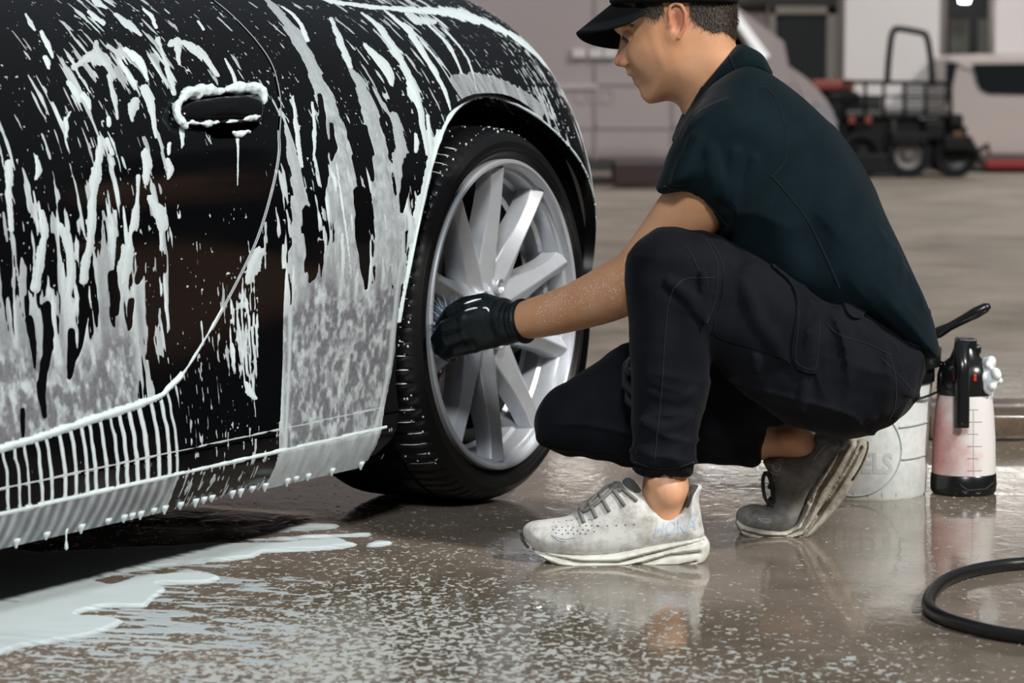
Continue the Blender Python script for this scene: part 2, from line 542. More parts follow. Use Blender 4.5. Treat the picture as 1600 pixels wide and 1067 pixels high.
def panel(name, poly, holes=(), m=None, parent=None, step=.016, depth=.014, off=0.0, surf=body_off):
    loops = [resample(poly, step)] + [resample(h, step) for h in holes]
    lo, hi = loops[0].min(0), loops[0].max(0)
    gx, gy = np.meshgrid(np.arange(lo[0], hi[0], step), np.arange(lo[1], hi[1], step))
    g = np.stack([gx.ravel(), gy.ravel()], 1)
    ok = inside(g, loops[0])
    for h in loops[1:]: ok &= ~inside(g, h)
    g = g[ok]
    for h in loops: g = g[dist_to(g, h) > step * .6]
    V2 = np.vstack(loops + [g]); E = []; o = 0
    for h in loops:
        E += [(o + i, o + (i + 1) % len(h)) for i in range(len(h))]; o += len(h)
    r = delaunay_2d_cdt([Vector(v) for v in V2], E, [], 0, 1e-6)
    V2 = np.array([tuple(v) for v in r[0]]); F = np.array([f for f in r[2] if len(f) == 3])
    c = V2[F].mean(1); ok = inside(c, loops[0])
    for h in loops[1:]: ok &= ~inside(c, h)
    F = F[ok]
    cnt = {}
    for f in F:
        for a, b in ((f[0], f[1]), (f[1], f[2]), (f[2], f[0])):
            cnt[(a, b)] = cnt.get((a, b), 0) + 1
    B = [(a, b) for (a, b) in cnt if (b, a) not in cnt]
    u, t = V2[:, 0], V2[:, 1]
    P = car_w(surf(u, t, np.full(len(u), off)))
    Nn = body_n(u, t); Nw = Nn[:, 0:1] * UH + Nn[:, 1:2] * WH + Nn[:, 2:3] * np.array([0, 0, 1.])
    Pi = car_w(surf(u, t, np.full(len(u), off - depth)))
    V, N, Q = list(P), list(Nw), [tuple(f) for f in F]
    f0 = F[0]; nn = np.cross(P[f0[1]] - P[f0[0]], P[f0[2]] - P[f0[0]])
    if nn @ Nw[f0[0]] < 0: Q = [q[::-1] for q in Q]
    # rolled edge: duplicate rim points, first a hair inside, then down to the depth
    idx = {}
    for a, b in B:
        for k in (a, b):
            if k not in idx:
                idx[k] = len(V); V += [P[k], Pi[k]]; N += [Nw[k] * .3, -Nw[k] * .2 + 1e-4]
        Q.append((idx[a], idx[b], idx[b] + 1, idx[a] + 1))
    o = mesh_obj(name, V, Q, m, parent, True)
    me = o.data
    ncust = np.zeros((len(me.loops), 3)); vi = np.zeros(len(me.loops), np.int32); me.loops.foreach_get('vertex_index', vi)
    ncust[:] = np.array(N)[vi]; ncust[vi >= len(P)] = 0      # zero: keep the automatic normal
    me.normals_split_custom_set([tuple(n) for n in ncust])
    return o

SHUT = [(-.632, 1.12), (-.640, 1.02), (-.643, .972), (-.648, .881), (-.668, .825), (-.692, .777), (-.722, .73), (-.741, .690), (-.790, .615), (-.859, .516), (-.95, .42), (-1.047, .345), (-1.10, .32), (-1.140, .307), (-1.30, .292), (-1.539, .272), (-2.0, .245), (-3.0, .19)]
SHUT = spline(SHUT, 6)
def off_line(L, d):
    T = np.gradient(L, axis=0); T /= np.linalg.norm(T, axis=1)[:, None]
    return L + d * np.stack([-T[:, 1], T[:, 0]], 1)
TTOP = 1.12
UF, UB = -3.0, .62
# the door (its edge is the rounded shut line), with the hollow behind the handle left open
HND = np.array([px_ut(*p) for p in ((272, 176), (285, 160), (330, 151), (380, 148), (403, 155), (409, 176), (400, 200), (372, 215), (335, 216), (318, 205), (290, 197))])
HND = spline(HND, 5, True)
dl = off_line(SHUT, -.0022)
door = panel('door', np.vstack([dl, [(UF, .19), (UF, TTOP)]]), [HND], PAINT, car)
# the rest of the flank: rear quarter with the wheel arch, and the side skirt below it
SK = .216
al = []
a0 = math.asin((SK - WR) / ARCH_R); 
a1 = math.asin((.285 - WR) / ARCH_R)
for k in range(61):
    a = PI - a0 - (PI - a0 - a1) * k / 60
    al.append((ARCH_R * math.cos(a), WR + ARCH_R * math.sin(a)))
al = np.array(al)
# above the shoulder line z is not t: convert
al[:, 1] = np.where(al[:, 1] > Z0, Z0 + (ZT - Z0) * np.arcsin(np.clip((al[:, 1] - Z0) / (ZT - Z0), -1, 1)), al[:, 1])
dr = off_line(SHUT, .0022)
quarter = panel('rear_quarter_panel', np.vstack([dr[::-1], [(UB, TTOP), (UB, .285)], al[::-1], [(UF, SK)]]), [], PAINT, car, depth=.022)
sk_end = [(-.388, SK - .003), (-.392, .19), (-.405, .165), (-.44, .142), (-.50, .128)]
skirt = panel('side_skirt', np.vstack([[(UF, SK - .003)], sk_end, [(UF, .124)]]), [], PAINT, car, depth=.05)
# inner shell, wheel arch liner, underbody
def shell(name, off, m, u0, u1, t0, t1):
    us, ts = np.linspace(u0, u1, 60), np.linspace(t0, t1, 30)
    U, T = np.meshgrid(us, ts)
    P = car_w(body_off(U.ravel(), T.ravel(), np.full(U.size, off)))
    F = [(j * 60 + i, j * 60 + i + 1, j * 60 + 61 + i, j * 60 + 60 + i) for j in range(29) for i in range(59)]
    return mesh_obj(name, P, F, m, car)
shell('inner_panel', -.030, LINER, UF, -.44, .16, 1.1)
V, F = [], []
for i in range(49):
    a = R(-32) + R(244) * i / 48
    for w in (-.028, -.36):
        V.append(car_w(np.array([(ARCH_R + .012) * math.cos(a), w, WR + (ARCH_R + .012) * math.sin(a)])))
    V.append(car_w(np.array([0.0, -.36, WR])))
for i in range(48):
    F += [(3 * i, 3 * i + 1, 3 * i + 4, 3 * i + 3), (3 * i + 1, 3 * i + 2, 3 * i + 4)]
mesh_obj('wheel_arch_liner', V, F, LINER, car)
V = [car_w(np.array(p)) for p in ((UF, -.07, .125), (-.46, -.07, .125), (-.46, -1.75, .125), (UF, -1.75, .125), (UF, -.07, .22), (-.46, -.07, .22), (-.46, -1.75, .22), (UF, -1.75, .22),
     )]
mesh_obj('underbody', V, [(0, 1, 2, 3), (4, 5, 6, 7), (0, 1, 5, 4), (1, 2, 6, 5), (2, 3, 7, 6), (3, 0, 4, 7)], LINER, car, False)
V = [car_w(np.array(p)) for p in ((-.46, -.37, .15), (.6, -.37, .17), (.6, -1.75, .17), (-.46, -1.75, .15), (-.46, -.37, .3), (.6, -.37, .3), (.6, -1.75, .3), (-.46, -1.75, .3))]
mesh_obj('rear_underbody', V, [(0, 1, 2, 3), (4, 5, 6, 7), (0, 1, 5, 4), (1, 2, 6, 5), (2, 3, 7, 6), (3, 0, 4, 7)], LINER, car, False)
# upper deck and far flank, closing the body
V = []
for u in np.linspace(UF, UB, 20):
    e = body(u, TTOP)
    for w in np.linspace(0, 1, 10):
        V.append(car_w(np.array([u, e[1] + (-1.3 - e[1]) * w, e[2] + .06 * math.sin(PI * w)])))
    for z in (.8, .5, .2):
        V.append(car_w(np.array([u, -1.72 if z < .8 else -1.6, z])))
F = [(i * 13 + k, (i + 1) * 13 + k, (i + 1) * 13 + k + 1, i * 13 + k + 1) for i in range(19) for k in range(12)]
mesh_obj('body_shell', V, F, PAINT, car)
# handle: bowl behind, bar across
c0 = HND.mean(0)
V, F = [], []
K = len(HND)
for j, (s, d) in enumerate(((1.03, -.008), (.96, -.022), (.80, -.036), (.4, -.042), (.02, -.043))):
    q = c0 + (HND - c0) * s
    V += list(car_w(body_off(q[:, 0], q[:, 1], np.full(K, d))))
F = [(j * K + i, j * K + (i + 1) % K, (j + 1) * K + (i + 1) % K, (j + 1) * K + i) for j in range(4) for i in range(K)]
handle_bowl = mesh_obj('handle_recess', V, F, PAINT, door)
bar = spline([px_ut(*p) for p in ((274, 178), (290, 163), (340, 155), (392, 152), (407, 163), (406, 187), (396, 194), (340, 196), (290, 196))], 6, True)
K = len(bar); c0 = bar.mean(0); V = []
for s, d in ((.96, -.012), (1, .004), (.97, .010), (.86, .0145), (.5, .017), (.02, .018)):
    q = c0 + (bar - c0) * s
    V += list(car_w(body_off(q[:, 0], q[:, 1], np.full(K, d))))
F = [(j * K + i, j * K + (i + 1) % K, (j + 1) * K + (i + 1) % K, (j + 1) * K + i) for j in range(5) for i in range(K)]
handle = mesh_obj('door_handle', V, F, PAINT, door)

# ---------------------------------------------------------------- rear wheel, turned about its axle (local y points out of the car)
def wheel_w(V):
    V = np.asarray(V, float)
    return WC + np.array([0, 0, WR]) + V[:, 0:1] * -UH + V[:, 1:2] * WH + V[:, 2:3] * np.array([0, 0, 1.])
wheel = empty('rear_wheel', tuple(WC + np.array([0, 0, WR])))
wheel.parent = car; wheel.matrix_parent_inverse = wmat(car).inverted()
TY = [(.286, -.020), (.297, -.012), (.303, -.003), (.308, .002), (.312, .001), (.316, .0045), (.328, .004), (.331, .0015), (.336, -.001), (.343, -.008), (.349, -.018), (.3535, -.030), (.3555, -.040),
      (.3565, -.062), (.3572, -.078)]
def groove(y): return [(.3578, y + .006), (.351, y + .004), (.351, y - .004), (.3578, y - .006)]
for y in (-.086, -.128, -.177, -.219): TY += groove(y)
TY += [(-0 + .3572, -.227), (.3565, -.245), (.3555, -.265), (.3535, -.275), (.343, -.297), (.316, -.309), (.286, -.285)]
NT_ = 336
V, F = [], []
K = len(TY)
for i in range(NT_):
    a = 2 * PI * i / NT_
    cut = (i % 4 == 0)
    for (r, y) in TY:
        rr = r
        if cut and (-.080 < y < -.012 or -.29 < y < -.224): rr = r - (.0045 if r > .347 else .002)
        if cut and -.214 < y < -.09 and r > .355 and (i // 4) % 2: rr = r - .004
        V.append(((rr + .006) * math.cos(a), y, (rr + .006) * math.sin(a)))
for i in range(NT_):
    j = (i + 1) % NT_
    for k in range(K - 1):
        F.append((i * K + k + 1, j * K + k + 1, j * K + k, i * K + k))
tyre = mesh_obj('tyre', wheel_w(V), F, RUBBER, wheel)
tyre.data.set_sharp_from_angle(angle=R(24))
RIM = [(.300, -.016), (.300, .001), (.2975, .0045), (.2925, .005), (.289, .002), (.2865, -.006), (.285, -.012), (.279, -.016), (.2765, -.022), (.2745, -.050), (.268, -.056), (.265, -.085), (.258, -.092)]
rim = lathe('rim', RIM, ALLOY, wheel, 128, 'y', True, 30)
for v in rim.data.vertices: v.co = Vector(wheel_w(np.array([v.co]))[0])
BARREL = mat('shaded_barrel', (.030, .030, .031), .6, .3)  # shade deep inside the rim is put into this dark colour
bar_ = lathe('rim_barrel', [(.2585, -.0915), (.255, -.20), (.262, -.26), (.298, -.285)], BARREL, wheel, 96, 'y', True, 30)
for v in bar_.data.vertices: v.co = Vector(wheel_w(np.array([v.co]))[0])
def spoke_mesh(ang):
    V, F = [], []
    rs = [.050, .070, .09, .115, .145, .18, .215, .245, .268, .284]
    for r in rs:
        k = (r - .05) / .234
        yr = -.030 + .026 * k ** 1.3 + .004 * math.sin(PI * k)                 # dished towards the hub
        hw = .0195 + .016 * (1 - smooth01((r - .06) / .17)) + (.005 * max(0, (r - .25) / .034))
        dp = .062 - .018 * k
        sec = [(-hw * 1.06, yr - dp), (-hw, yr - .017), (-hw * .94, yr - .014), (-.0015, yr), (.0015, yr), (hw * .94, yr - .014), (hw, yr - .017), (hw * 1.06, yr - dp)]
        for s, y in sec:
            ca, sa = math.cos(ang), math.sin(ang)
            V.append((r * ca - s * sa, y, r * sa + s * ca))
    for i in range(len(rs) - 1):
        for k in range(8):
            l = (k + 1) % 8
            F.append((i * 8 + k, i * 8 + l, i * 8 + 8 + l, i * 8 + 8 + k))
    F.append(tuple(range(8))); F.append(tuple((len(rs) - 1) * 8 + k for k in range(7, -1, -1)))
    return wheel_w(V), F
for k in range(10):
    V, F = spoke_mesh(R(90 + 36 * k))
    s = mesh_obj('spoke', V, F, ALLOY, wheel); s.data.set_sharp_from_angle(angle=R(22))
hub = lathe('hub', [(.0, -.022), (.030, -.022), (.034, -.026), (.062, -.034), (.080, -.050), (.082, -.10), (.0, -.10)], ALLOY, wheel, 48, 'y', True, 30)
for v in hub.data.vertices: v.co = Vector(wheel_w(np.array([v.co]))[0])
for k in range(5):
    a = R(72 + 72 * k)
    V, F = [], []
    prof = [(.0165, -.040), (.0165, -.021), (.0150, -.018), (.0125, -.020), (.0115, -.055), (.0, -.055)]
    for i in range(20):
        for r, y in prof:
            V.append((-.056 * math.cos(a) * -1 * -1 + r * math.cos(2 * PI * i / 20), y, .056 * math.sin(a) + r * math.sin(2 * PI * i / 20)))
    F = [(i * 6 + q, ((i + 1) % 20) * 6 + q, ((i + 1) % 20) * 6 + q + 1, i * 6 + q + 1) for i in range(20) for q in range(5)]
    mesh_obj('lug_socket', wheel_w(V), F, ALLOY, wheel)
DISC = mat('brake_steel', (.05, .05, .052), .4, .8, bump=.1)
disc = lathe('brake_disc', [(.06, -.13), (.165, -.13), (.165, -.158), (.06, -.158)], DISC, car, 64, 'y')
for v in disc.data.vertices: v.co = Vector(wheel_w(np.array([v.co]))[0])
CALI = mat('red_caliper_paint', (.30, .006, .006), .3, coat=.5)
V, F = [], []
prof = [(.105, -.105), (.17, -.100), (.186, -.112), (.188, -.175), (.105, -.175)]
for i in range(13):
    a = R(-62 + 62 * i / 12)          # on the front of the disc, low
    for r, y in prof: V.append((r * math.cos(a), y, r * math.sin(a)))
F = [(i * 5 + k, (i + 1) * 5 + k, (i + 1) * 5 + (k + 1) % 5, i * 5 + (k + 1) % 5) for i in range(12) for k in range(5)] + [(0, 1, 2, 3, 4), tuple(60 + k for k in range(5))]
cal = mesh_obj('brake_caliper', wheel_w(V), F, CALI, car)
# suds caught in the tread cuts and specks on the shoulder
parts = []
rg = np.random.default_rng(12)
for i in range(0, NT_, 4):
    a = 2 * PI * i / NT_
    deg = math.degrees(a); deg = deg - 360 if deg > 180 else deg
    if -48 < deg < 66 and rg.random() < .86:
        y0, y1 = -.016 - rg.uniform(0, .01), -.045 - rg.uniform(0, .035) * (1 if i % 8 else .5)
        n = 6; ys = np.linspace(y0, y1, n); rr = np.interp(-ys, [.012, .03, .05, .08], [.352, .3575, .3605, .3625])
        aa = a + .0028 + rg.normal(0, .001)
        pts = wheel_w(np.stack([rr * math.cos(aa), ys, rr * math.sin(aa)], 1))
        parts.append(tube_mesh(pts, [.0004] + list(rg.uniform(.0008, .0018, n - 2)) + [.0004], 6))
for k in range(150):
    a = R(rg.uniform(-50, 125)); y = rg.choice([rg.uniform(-.03, -.008), rg.uniform(-.08, -.02)]); r = float(np.interp(-y, [.0, .012, .03, .05, .08], [.340, .352, .3580, .3612, .3630])); s = rg.uniform(.0008, .0022)
    c = wheel_w(np.array([[r * math.cos(a), y, r * math.sin(a)]]))[0]
    d = np.array([0, 0, 1.0]) * s
    parts.append(tube_mesh([c - d * 1.3, c - d * .6, c + d * .6, c + d * 1.3], [s * .3, s, s * .9, s * .3], 5))
V, F = join_parts(parts)
TSUDS = mat('white_tread_suds', (.66, .72, .72), .5)
o = mesh_obj('tread_foam', V, F, TSUDS, wheel); o['kind'] = 'stuff'
# the wheel across the axle, seen only under the car
far = copy_tree(wheel, car)
for e in [q for q in far.children if q.name.startswith('tread_foam')]: bpy.data.objects.remove(e)
far.matrix_basis = Matrix.Translation(Vector(-WH * 1.47)) @ far.matrix_basis
# ---------------------------------------------------------------- the foam on the flank: a film of real thickness, running down the panels
def foam_material():
    t = NT('car_foam')
    a = t.new('ShaderNodeAttribute', attribute_name='film')
    v = t.coord()
    n = t.noise(v, 420, 2); n2 = t.noise(v, 120, 3, .6)
    c = t.math('ADD', a.outputs['Fac'], t.math('MULTIPLY', t.math('SUBTRACT', n2, .5), .18))
    t.set(Base_Color=t.ramp(c, [(.0, (.065, .070, .080)), (.25, (.185, .192, .208)), (.55, (.40, .445, .46)), (.95, (.62, .71, .725))]), Roughness=.42)
    t.b.inputs['Specular IOR Level'].default_value = .35
    t.bump(t.math('ADD', t.math('MULTIPLY', n, .4), n2), .30, .0015)
    return t.m
FOAM = foam_material()
RHO = np.array([  # how much of the paint the suds cover; every 50 pixels of the photograph, from its upper left corner
 [.02, .03, .05, .30, .10, .06, .03, .04, .10, .08, .10, .12, .15, .25, .30, .3, .3, .3, .3],
 [.03, .10, .06, .12, .16, .20, .06, .06, .05, .10, .10, .08, .12, .16, .26, .24, .28, .3, .3],
 [.05, .10, .20, .42, .38, .25, .20, .10, .06, .08, .10, .10, .18, .14, .18, .28, .34, .4, .4],
 [.06, .15, .22, .20, .20, .18, .12, .10, .05, .12, .10, .12, .16, .14, .14, .2, .24, .4, .45],
 [.12, .18, .22, .22, .25, .15, .06, .08, .05, .14, .12, .16, .16, .15, .15, .15, .2, .3, .4],
 [.20, .26, .26, .27, .30, .15, .05, .05, .06, .22, .18, .18, .25, .18, .2, .2, .2, .3, .4],
 [.27, .36, .36, .40, .36, .20, .07, .08, .06, .28, .28, .22, .40, .30, .2, .2, .2, .3, .4],
 [.33, .42, .46, .50, .50, .35, .12, .10, .10, .35, .38, .32, .52, .45, .2, .2, .2, .3, .4],
 [.42, .46, .50, .52, .52, .38, .14, .12, .30, .50, .62, .50, .70, .68, .2, .2, .2, .3, .4],
 [.52, .58, .60, .62, .66, .42, .14, .14, .40, .75, .98, .82, 1.0, 1.0, .2, .2, .2, .3, .4],
 [.78, .78, .72, .82, .88, .45, .14, .26, .45, 1.05, 1.25, 1.25, 1.25, 1.2, .5, .5, .3, .5, .5],
 [.95, .98, .82, .95, 1.05, .35, .14, .34, .40, 1.05, 1.3, 1.3, 1.3, 1.0, .5, .5, .3, .5, .5],
 [1.15, 1.15, 1.0, 1.15, 1.15, .15, .10, .30, .30, 1.0, 1.3, 1.3, 1.2, .8, .5, .5, .3, .5, .5],
 [1.3, 1.3, 1.25, 1.2, 1.1, .06, .08, .16, .20, 1.0, 1.3, 1.3, 1.0, .5, .5, .5, .3, .5, .5],
 [1.3, 1.3, 1.3, 1.2, .3, .06, .08, .12, .15, 1.0, 1.3, 1.3, .6, .5, .5, .5, .3, .5, .5]])
def bilerp(M, x, y):
    x = np.clip(x, 0, M.shape[1] - 1.001); y = np.clip(y, 0, M.shape[0] - 1.001)
    i, j = y.astype(int), x.astype(int); a, b = y - i, x - j
    return (M[i, j] * (1 - b) + M[i, j + 1] * b) * (1 - a) + (M[i + 1, j] * (1 - b) + M[i + 1, j + 1] * b) * a
STROKES = [  # runs of foam: path, half widths, fullness (1 white, .5 milky)
 ([(412, -6), (432, 16), (452, 40), (474, 75), (490, 105), (502, 140), (515, 185), (528, 240), (538, 300), (546, 370), (550, 440)], [3, 6, 9, 10, 10, 13, 18, 22, 25, 30, 34], .47),
 ([(440, 10), (465, 30), (480, 62)], [1.5, 3, 4], .9), ([(525, 255), (536, 330), (545, 400), (549, 470), (548, 560), (545, 660)], [3, 6, 7, 6, 5, 3], .95),
 ([(517, 30), (527, 52), (540, 85), (548, 105)], [3, 5, 6, 4], .8), ([(548, 110), (562, 130), (574, 165), (584, 210), (592, 250), (600, 300), (606, 350), (612, 420)], [4, 9, 12, 14, 16, 18, 24, 26], .47),
 ([(570, 70), (590, 90), (606, 110), (612, 130)], [4, 8, 10, 5], .85), ([(565, 20), (590, 40), (618, 80), (640, 120), (652, 150), (660, 190), (668, 240)], [2, 4, 7, 6, 8, 5, 4], .85),
 ([(600, 15), (640, 50), (665, 90), (690, 130), (705, 175)], [2, 5, 5, 4, 2], .9), ([(640, 130), (650, 150), (655, 168)], [6, 9, 5], .95),
 ([(660, 30), (700, 70), (722, 115)], [1.5, 3, 2], .85), ([(690, 40), (730, 90), (745, 140)], [1.2, 2, 1.5], .8), ([(616, 180), (625, 230), (628, 290), (632, 350)], [6, 11, 13, 14], .5),
 ([(448, 205), (455, 240), (462, 270), (468, 320), (470, 380), (468, 440)], [4, 7, 10, 14, 15, 17], .5), ([(458, 150), (463, 200), (472, 260)], [2, 4, 3], .8), ([(488, 160), (492, 210), (490, 250)], [2, 4, 2], .8),
 ([(690, 215), (684, 240), (675, 265), (665, 300), (655, 330), (648, 370), (640, 420), (632, 450)], [12, 13, 10, 9, 9, 8, 5, 3], .92), ([(668, 180), (672, 220), (676, 255)], [3, 5, 4], .9), ([(650, 210), (652, 225), (650, 236)], [3, 5, 3], .9),
 ([(486, -8), (520, 2), (560, 8), (620, 14), (680, 17), (720, 22), (760, 36), (800, 55), (835, 82), (862, 108), (882, 128)], [2, 4, 3, 4, 7, 9, 5, 4, 4, 4, 6], .95),
 ([(635, 20), (650, 30), (680, 34)], [3, 8, 4], .8), ([(118, 104), (135, 92), (150, 88), (160, 96), (172, 104)], [5, 7, 9, 7, 3], .7), ([(150, 66), (152, 80), (165, 95), (180, 120)], [4, 8, 8, 3], .62), ([(196, 78), (210, 88), (220, 100), (231, 124)], [6, 9, 8, 2], .95),
 ([(168, 72), (190, 88)], [4, 5], .6), ([(180, 22), (200, 38), (220, 54)], [3, 8, 3], .75), ([(138, 18), (150, 28), (162, 36)], [2, 4, 4], .85), ([(224, 14), (236, 26), (244, 42)], [2, 4, 3], .9), ([(148, 0), (156, 6), (166, 12)], [5, 5, 3], .8),
 ([(64, 50), (74, 68), (82, 90)], [3, 5, 2], .9), ([(40, 22), (48, 36), (54, 46)], [2, 4, 3], .8), ([(70, 90), (74, 98), (76, 106)], [4, 5, 3], .95),
 ([(110, 130), (118, 142), (124, 156)], [6, 8, 4], .85), ([(128, 148), (136, 160), (140, 170)], [5, 6, 3], .9), ([(170, 118), (178, 150), (184, 185)], [4, 5, 2], .7), ([(212, 158), (206, 172), (207, 188)], [8, 8, 3], .7), ([(226, 138), (236, 165), (244, 215)], [6, 7, 2], .8),
 ([(246, 62), (258, 95), (272, 145)], [5, 4, 5], .75), ([(265, 70), (276, 66), (280, 100)], [5, 7, 2], .75), ([(288, 66), (305, 76), (322, 92), (340, 118)], [4, 7, 6, 3], .75), ([(352, 92), (364, 115), (370, 135)], [2, 3, 3], .8), ([(310, 33), (318, 46)], [2, 2], .8),
 ([(98, 195), (104, 185), (110, 175)], [2, 2, 2], .8), ([(102, 185), (104, 200), (103, 215)], [3, 4, 2], .9), ([(170, 185), (170, 195)], [4, 3], .9), ([(168, 218), (176, 240)], [4, 5], .85), ([(264, 225), (264, 240)], [4, 3], .9),
 ([(284, 200), (286, 240), (286, 280)], [4, 3, 1], .85), ([(372, 210), (372, 250), (371, 290)], [3, 2, 1], .85), ([(284, 290), (282, 325), (280, 340)], [3, 4, 2], .85), ([(262, 250), (266, 265), (262, 280)], [4, 5, 2], .8),
 ([(155, 215), (156, 235), (150, 270), (145, 310), (140, 380), (130, 440)], [3, 5, 8, 7, 7, 7], .8), ([(225, 240), (230, 260), (228, 285)], [8, 8, 4], .8), ([(235, 310), (248, 330), (254, 350), (252, 390)], [5, 11, 8, 3], .8),
 ([(216, 275), (215, 310), (210, 350), (198, 400), (192, 450)], [3, 4, 7, 10, 10], .8), ([(14, 255), (15, 275), (14, 300), (18, 360)], [6, 8, 5, 3], .8), ([(57, 245), (60, 265), (56, 280)], [4, 6, 3], .8), ([(95, 355), (105, 375), (112, 420), (105, 470)], [7, 8, 9, 6], .8),
 ([(66, 330), (70, 360), (62, 410), (55, 450)], [3, 6, 8, 8], .8), ([(180, 330), (178, 370), (170, 420)], [3, 5, 7], .8),
 # the scrubbed patch behind the door edge
 ([(405, 395), (395, 415), (388, 440)], [10, 12, 6], .8), ([(385, 600), (392, 615), (400, 622)], [4, 6, 3], .9)]
BARE = [  # gaps where the paint shows between the runs
 ([(478, 330), (484, 380), (488, 425), (484, 440)], [7, 10, 9, 3]), ([(560, 300), (566, 360), (570, 410), (572, 450)], [9, 10, 8, 3]), ([(500, 150), (506, 210), (508, 270), (505, 300)], [4, 6, 6, 2]),
 ([(570, 200), (575, 240), (582, 280)], [6, 8, 3]), ([(640, 250), (632, 300), (628, 330)], [8, 8, 3]), ([(518, 195), (520, 230), (518, 250)], [4, 6, 2]),
 ([(72, 480), (75, 540), (66, 600), (70, 650)], [9, 10, 8, 4]), ([(112, 520), (113, 560), (108, 590)], [7, 8, 4]), ([(46, 500), (52, 540), (55, 575)], [6, 5, 2]), ([(132, 470), (128, 520), (122, 555)], [7, 6, 2]), ([(205, 470), (203, 500), (202, 515)], [5, 5, 2]), ([(175, 430), (180, 470), (182, 490)], [7, 8, 3]),
 ([(215, 370), (222, 405), (215, 440)], [8, 9, 4]), ([(35, 640), (35, 670), (36, 690)], [3, 4, 2]), ([(240, 470), (237, 520), (230, 560)], [5, 5, 3]), ([(296, 240), (300, 300), (305, 360)], [18, 20, 14]), ([(345, 225), (345, 280), (350, 330)], [16, 16, 10]), ([(400, 230), (405, 290), (410, 340)], [12, 14, 10]),
 ([(428, 400), (430, 470), (434, 560), (430, 620)], [7, 6, 5, 4])]
def poly_dist(x, y, P, Wd):
    """(distance to a polyline, half width there)"""
    d = np.full(x.shape, 1e9); w = np.zeros(x.shape)
    for i in range(len(P) - 1):
        a, b = P[i], P[i + 1]; ab = b - a; L = ab @ ab + 1e-9
        t = np.clip(((x - a[0]) * ab[0] + (y - a[1]) * ab[1]) / L, 0, 1)
        e = np.hypot(x - a[0] - t * ab[0], y - a[1] - t * ab[1]); m = e < d
        d = np.where(m, e, d); w = np.where(m, Wd[i] + (Wd[i + 1] - Wd[i]) * t, w)
    return d, w
def crease(u): return .179 + (u + 1.545) * .0107
def make_foam():
    us = np.arange(-2.25, .50, .0019); ts = np.arange(.120, 1.115, .0019)
    U, T = np.meshgrid(us, ts, indexing='ij')
    P = body(U, T); W = car_w(P); pj = proj(W); X, Y = pj[..., 0], pj[..., 1]
    cdf = lambda n, s=.085: 1 / (1 + np.exp(-(n - .5) / s))
    wob = .004 * (noise2(U / .03, T / .05, 91) - .5)
    n1 = cdf(.42 * noise2((U + wob) / .0125, T / .065, 1) + .38 * noise2((U + wob) / .0066, T / .040, 2) + .20 * noise2(U / .0036, T / .016, 4), .098)
    nf = cdf(.7 * noise2((U + wob) / .0040, T / .026, 3) + .3 * noise2(U / .003, T / .008, 9), .13)
    rho = bilerp(RHO, X / 50, Y / 50)
    rho = np.where(rho < .95, rho * (.80 + .19 * smooth01((rho - .4) / .5)), rho) * (1 - .35 * smooth01((X - 640) / 80) * smooth01((240 - Y) / 60))
    rho = rho + .26 * np.exp(-(((X - 382) / 44) ** 2 + ((Y - 525) / 100) ** 2)) + .55 * (noise2(U / .045, T / .16, 7) - .5) * np.clip(1.25 - rho, .1, 1) * smooth01(rho / .3)
    # the scrubbed patch: finer streaks
    scr = np.exp(-(((X - 382) / 48) ** 2 + ((Y - 525) / 105) ** 2)); n1 = n1 * (1 - scr) + nf * scr
    fin = smooth01((X - 690) / 60) * smooth01((200 - Y) / 60); n1 = n1 * (1 - fin * .8) + nf * fin * .8
    crs = crease(U)
    td = np.interp(U, SHUT[::-1, 0], SHUT[::-1, 1])
    under = (U < -.95) & (T < td - .004)                       # the sill under the door edge
    # ---- sill: stripes, bead lines, film
    k = (U + .004 * noise2(U / .05, T / .02, 12) + .10 * (T - .2) ** 2 * 10) / .0275
    ki = np.floor(k); kf = k - ki; jw = _hash(ki.astype(np.int64), 0 * ki.astype(np.int64), 3, 5); jc = .35 + .3 * _hash(ki.astype(np.int64), 0 * ki.astype(np.int64), 4, 6)
    stripe = (.10 + .13 * jw) - np.abs(kf - jc) + .05 * (noise2(U / .01, T / .012, 14) - .5)
    stripe = np.where(U < -1.075, stripe * 6, -.6)
    spk = (nf - (1 - np.where((U > -1.075) & (U < -.79), .16, .05))) / .25
    sill_hi = np.maximum(stripe, spk)
    filmD = smooth01((U + .795) / .012) * smooth01((-.452 + .25 * (T - .15) - U) / .02)
    filmL = smooth01((-1.075 - U) / .05)
    sill_lo = np.maximum((1.15 * filmL + 1.25 * filmD + .12) + .45 * (nf - 1) - .15, spk)
    H = (n1 - (1 - rho)) / .28
    edge_r = smooth01((rho - .78) / .3)
    H = np.clip(H, -1, 1.2)
    dots = (noise2(U / .0042, T / .0075, 81) - .935 + .05 * np.clip(rho, 0, .5) + .10 * (noise2(U / .05, T / .06, 82) - .4)) / .16      # fine spatter
    H = np.maximum(H, np.clip(dots, -1, .8))
    tone = noise2(U / .016, T / .22, 25)
    film = (.40 + .22 * tone + .34 * smooth01(H) * smooth01((tone - .3) / .4)) * (1 - .28 * smooth01((rho - .45) / .35)) ; bub = noise2(U / .006, T / .0085, 21); bub2 = noise2(U / .013, T / .03, 22)
    cl = fbm2(U / .0115, T / .015, 23, 4)
    sheet = .16 + .62 * smooth01((cl - .36) / .42) * .6 + .16 * smooth01((bub2 - .55) / .3) + .10 * (noise2(U / .0045, T / .0035, 24) - .5)
    film = film * (1 - edge_r) + sheet * edge_r
    # edges of the film stand up white; a margin of bare paint before the wheel arch
    er = np.interp(Y, [380, 420, 480, 570, 640, 700, 740], [640, 630, 623, 615, 600, 583, 570])
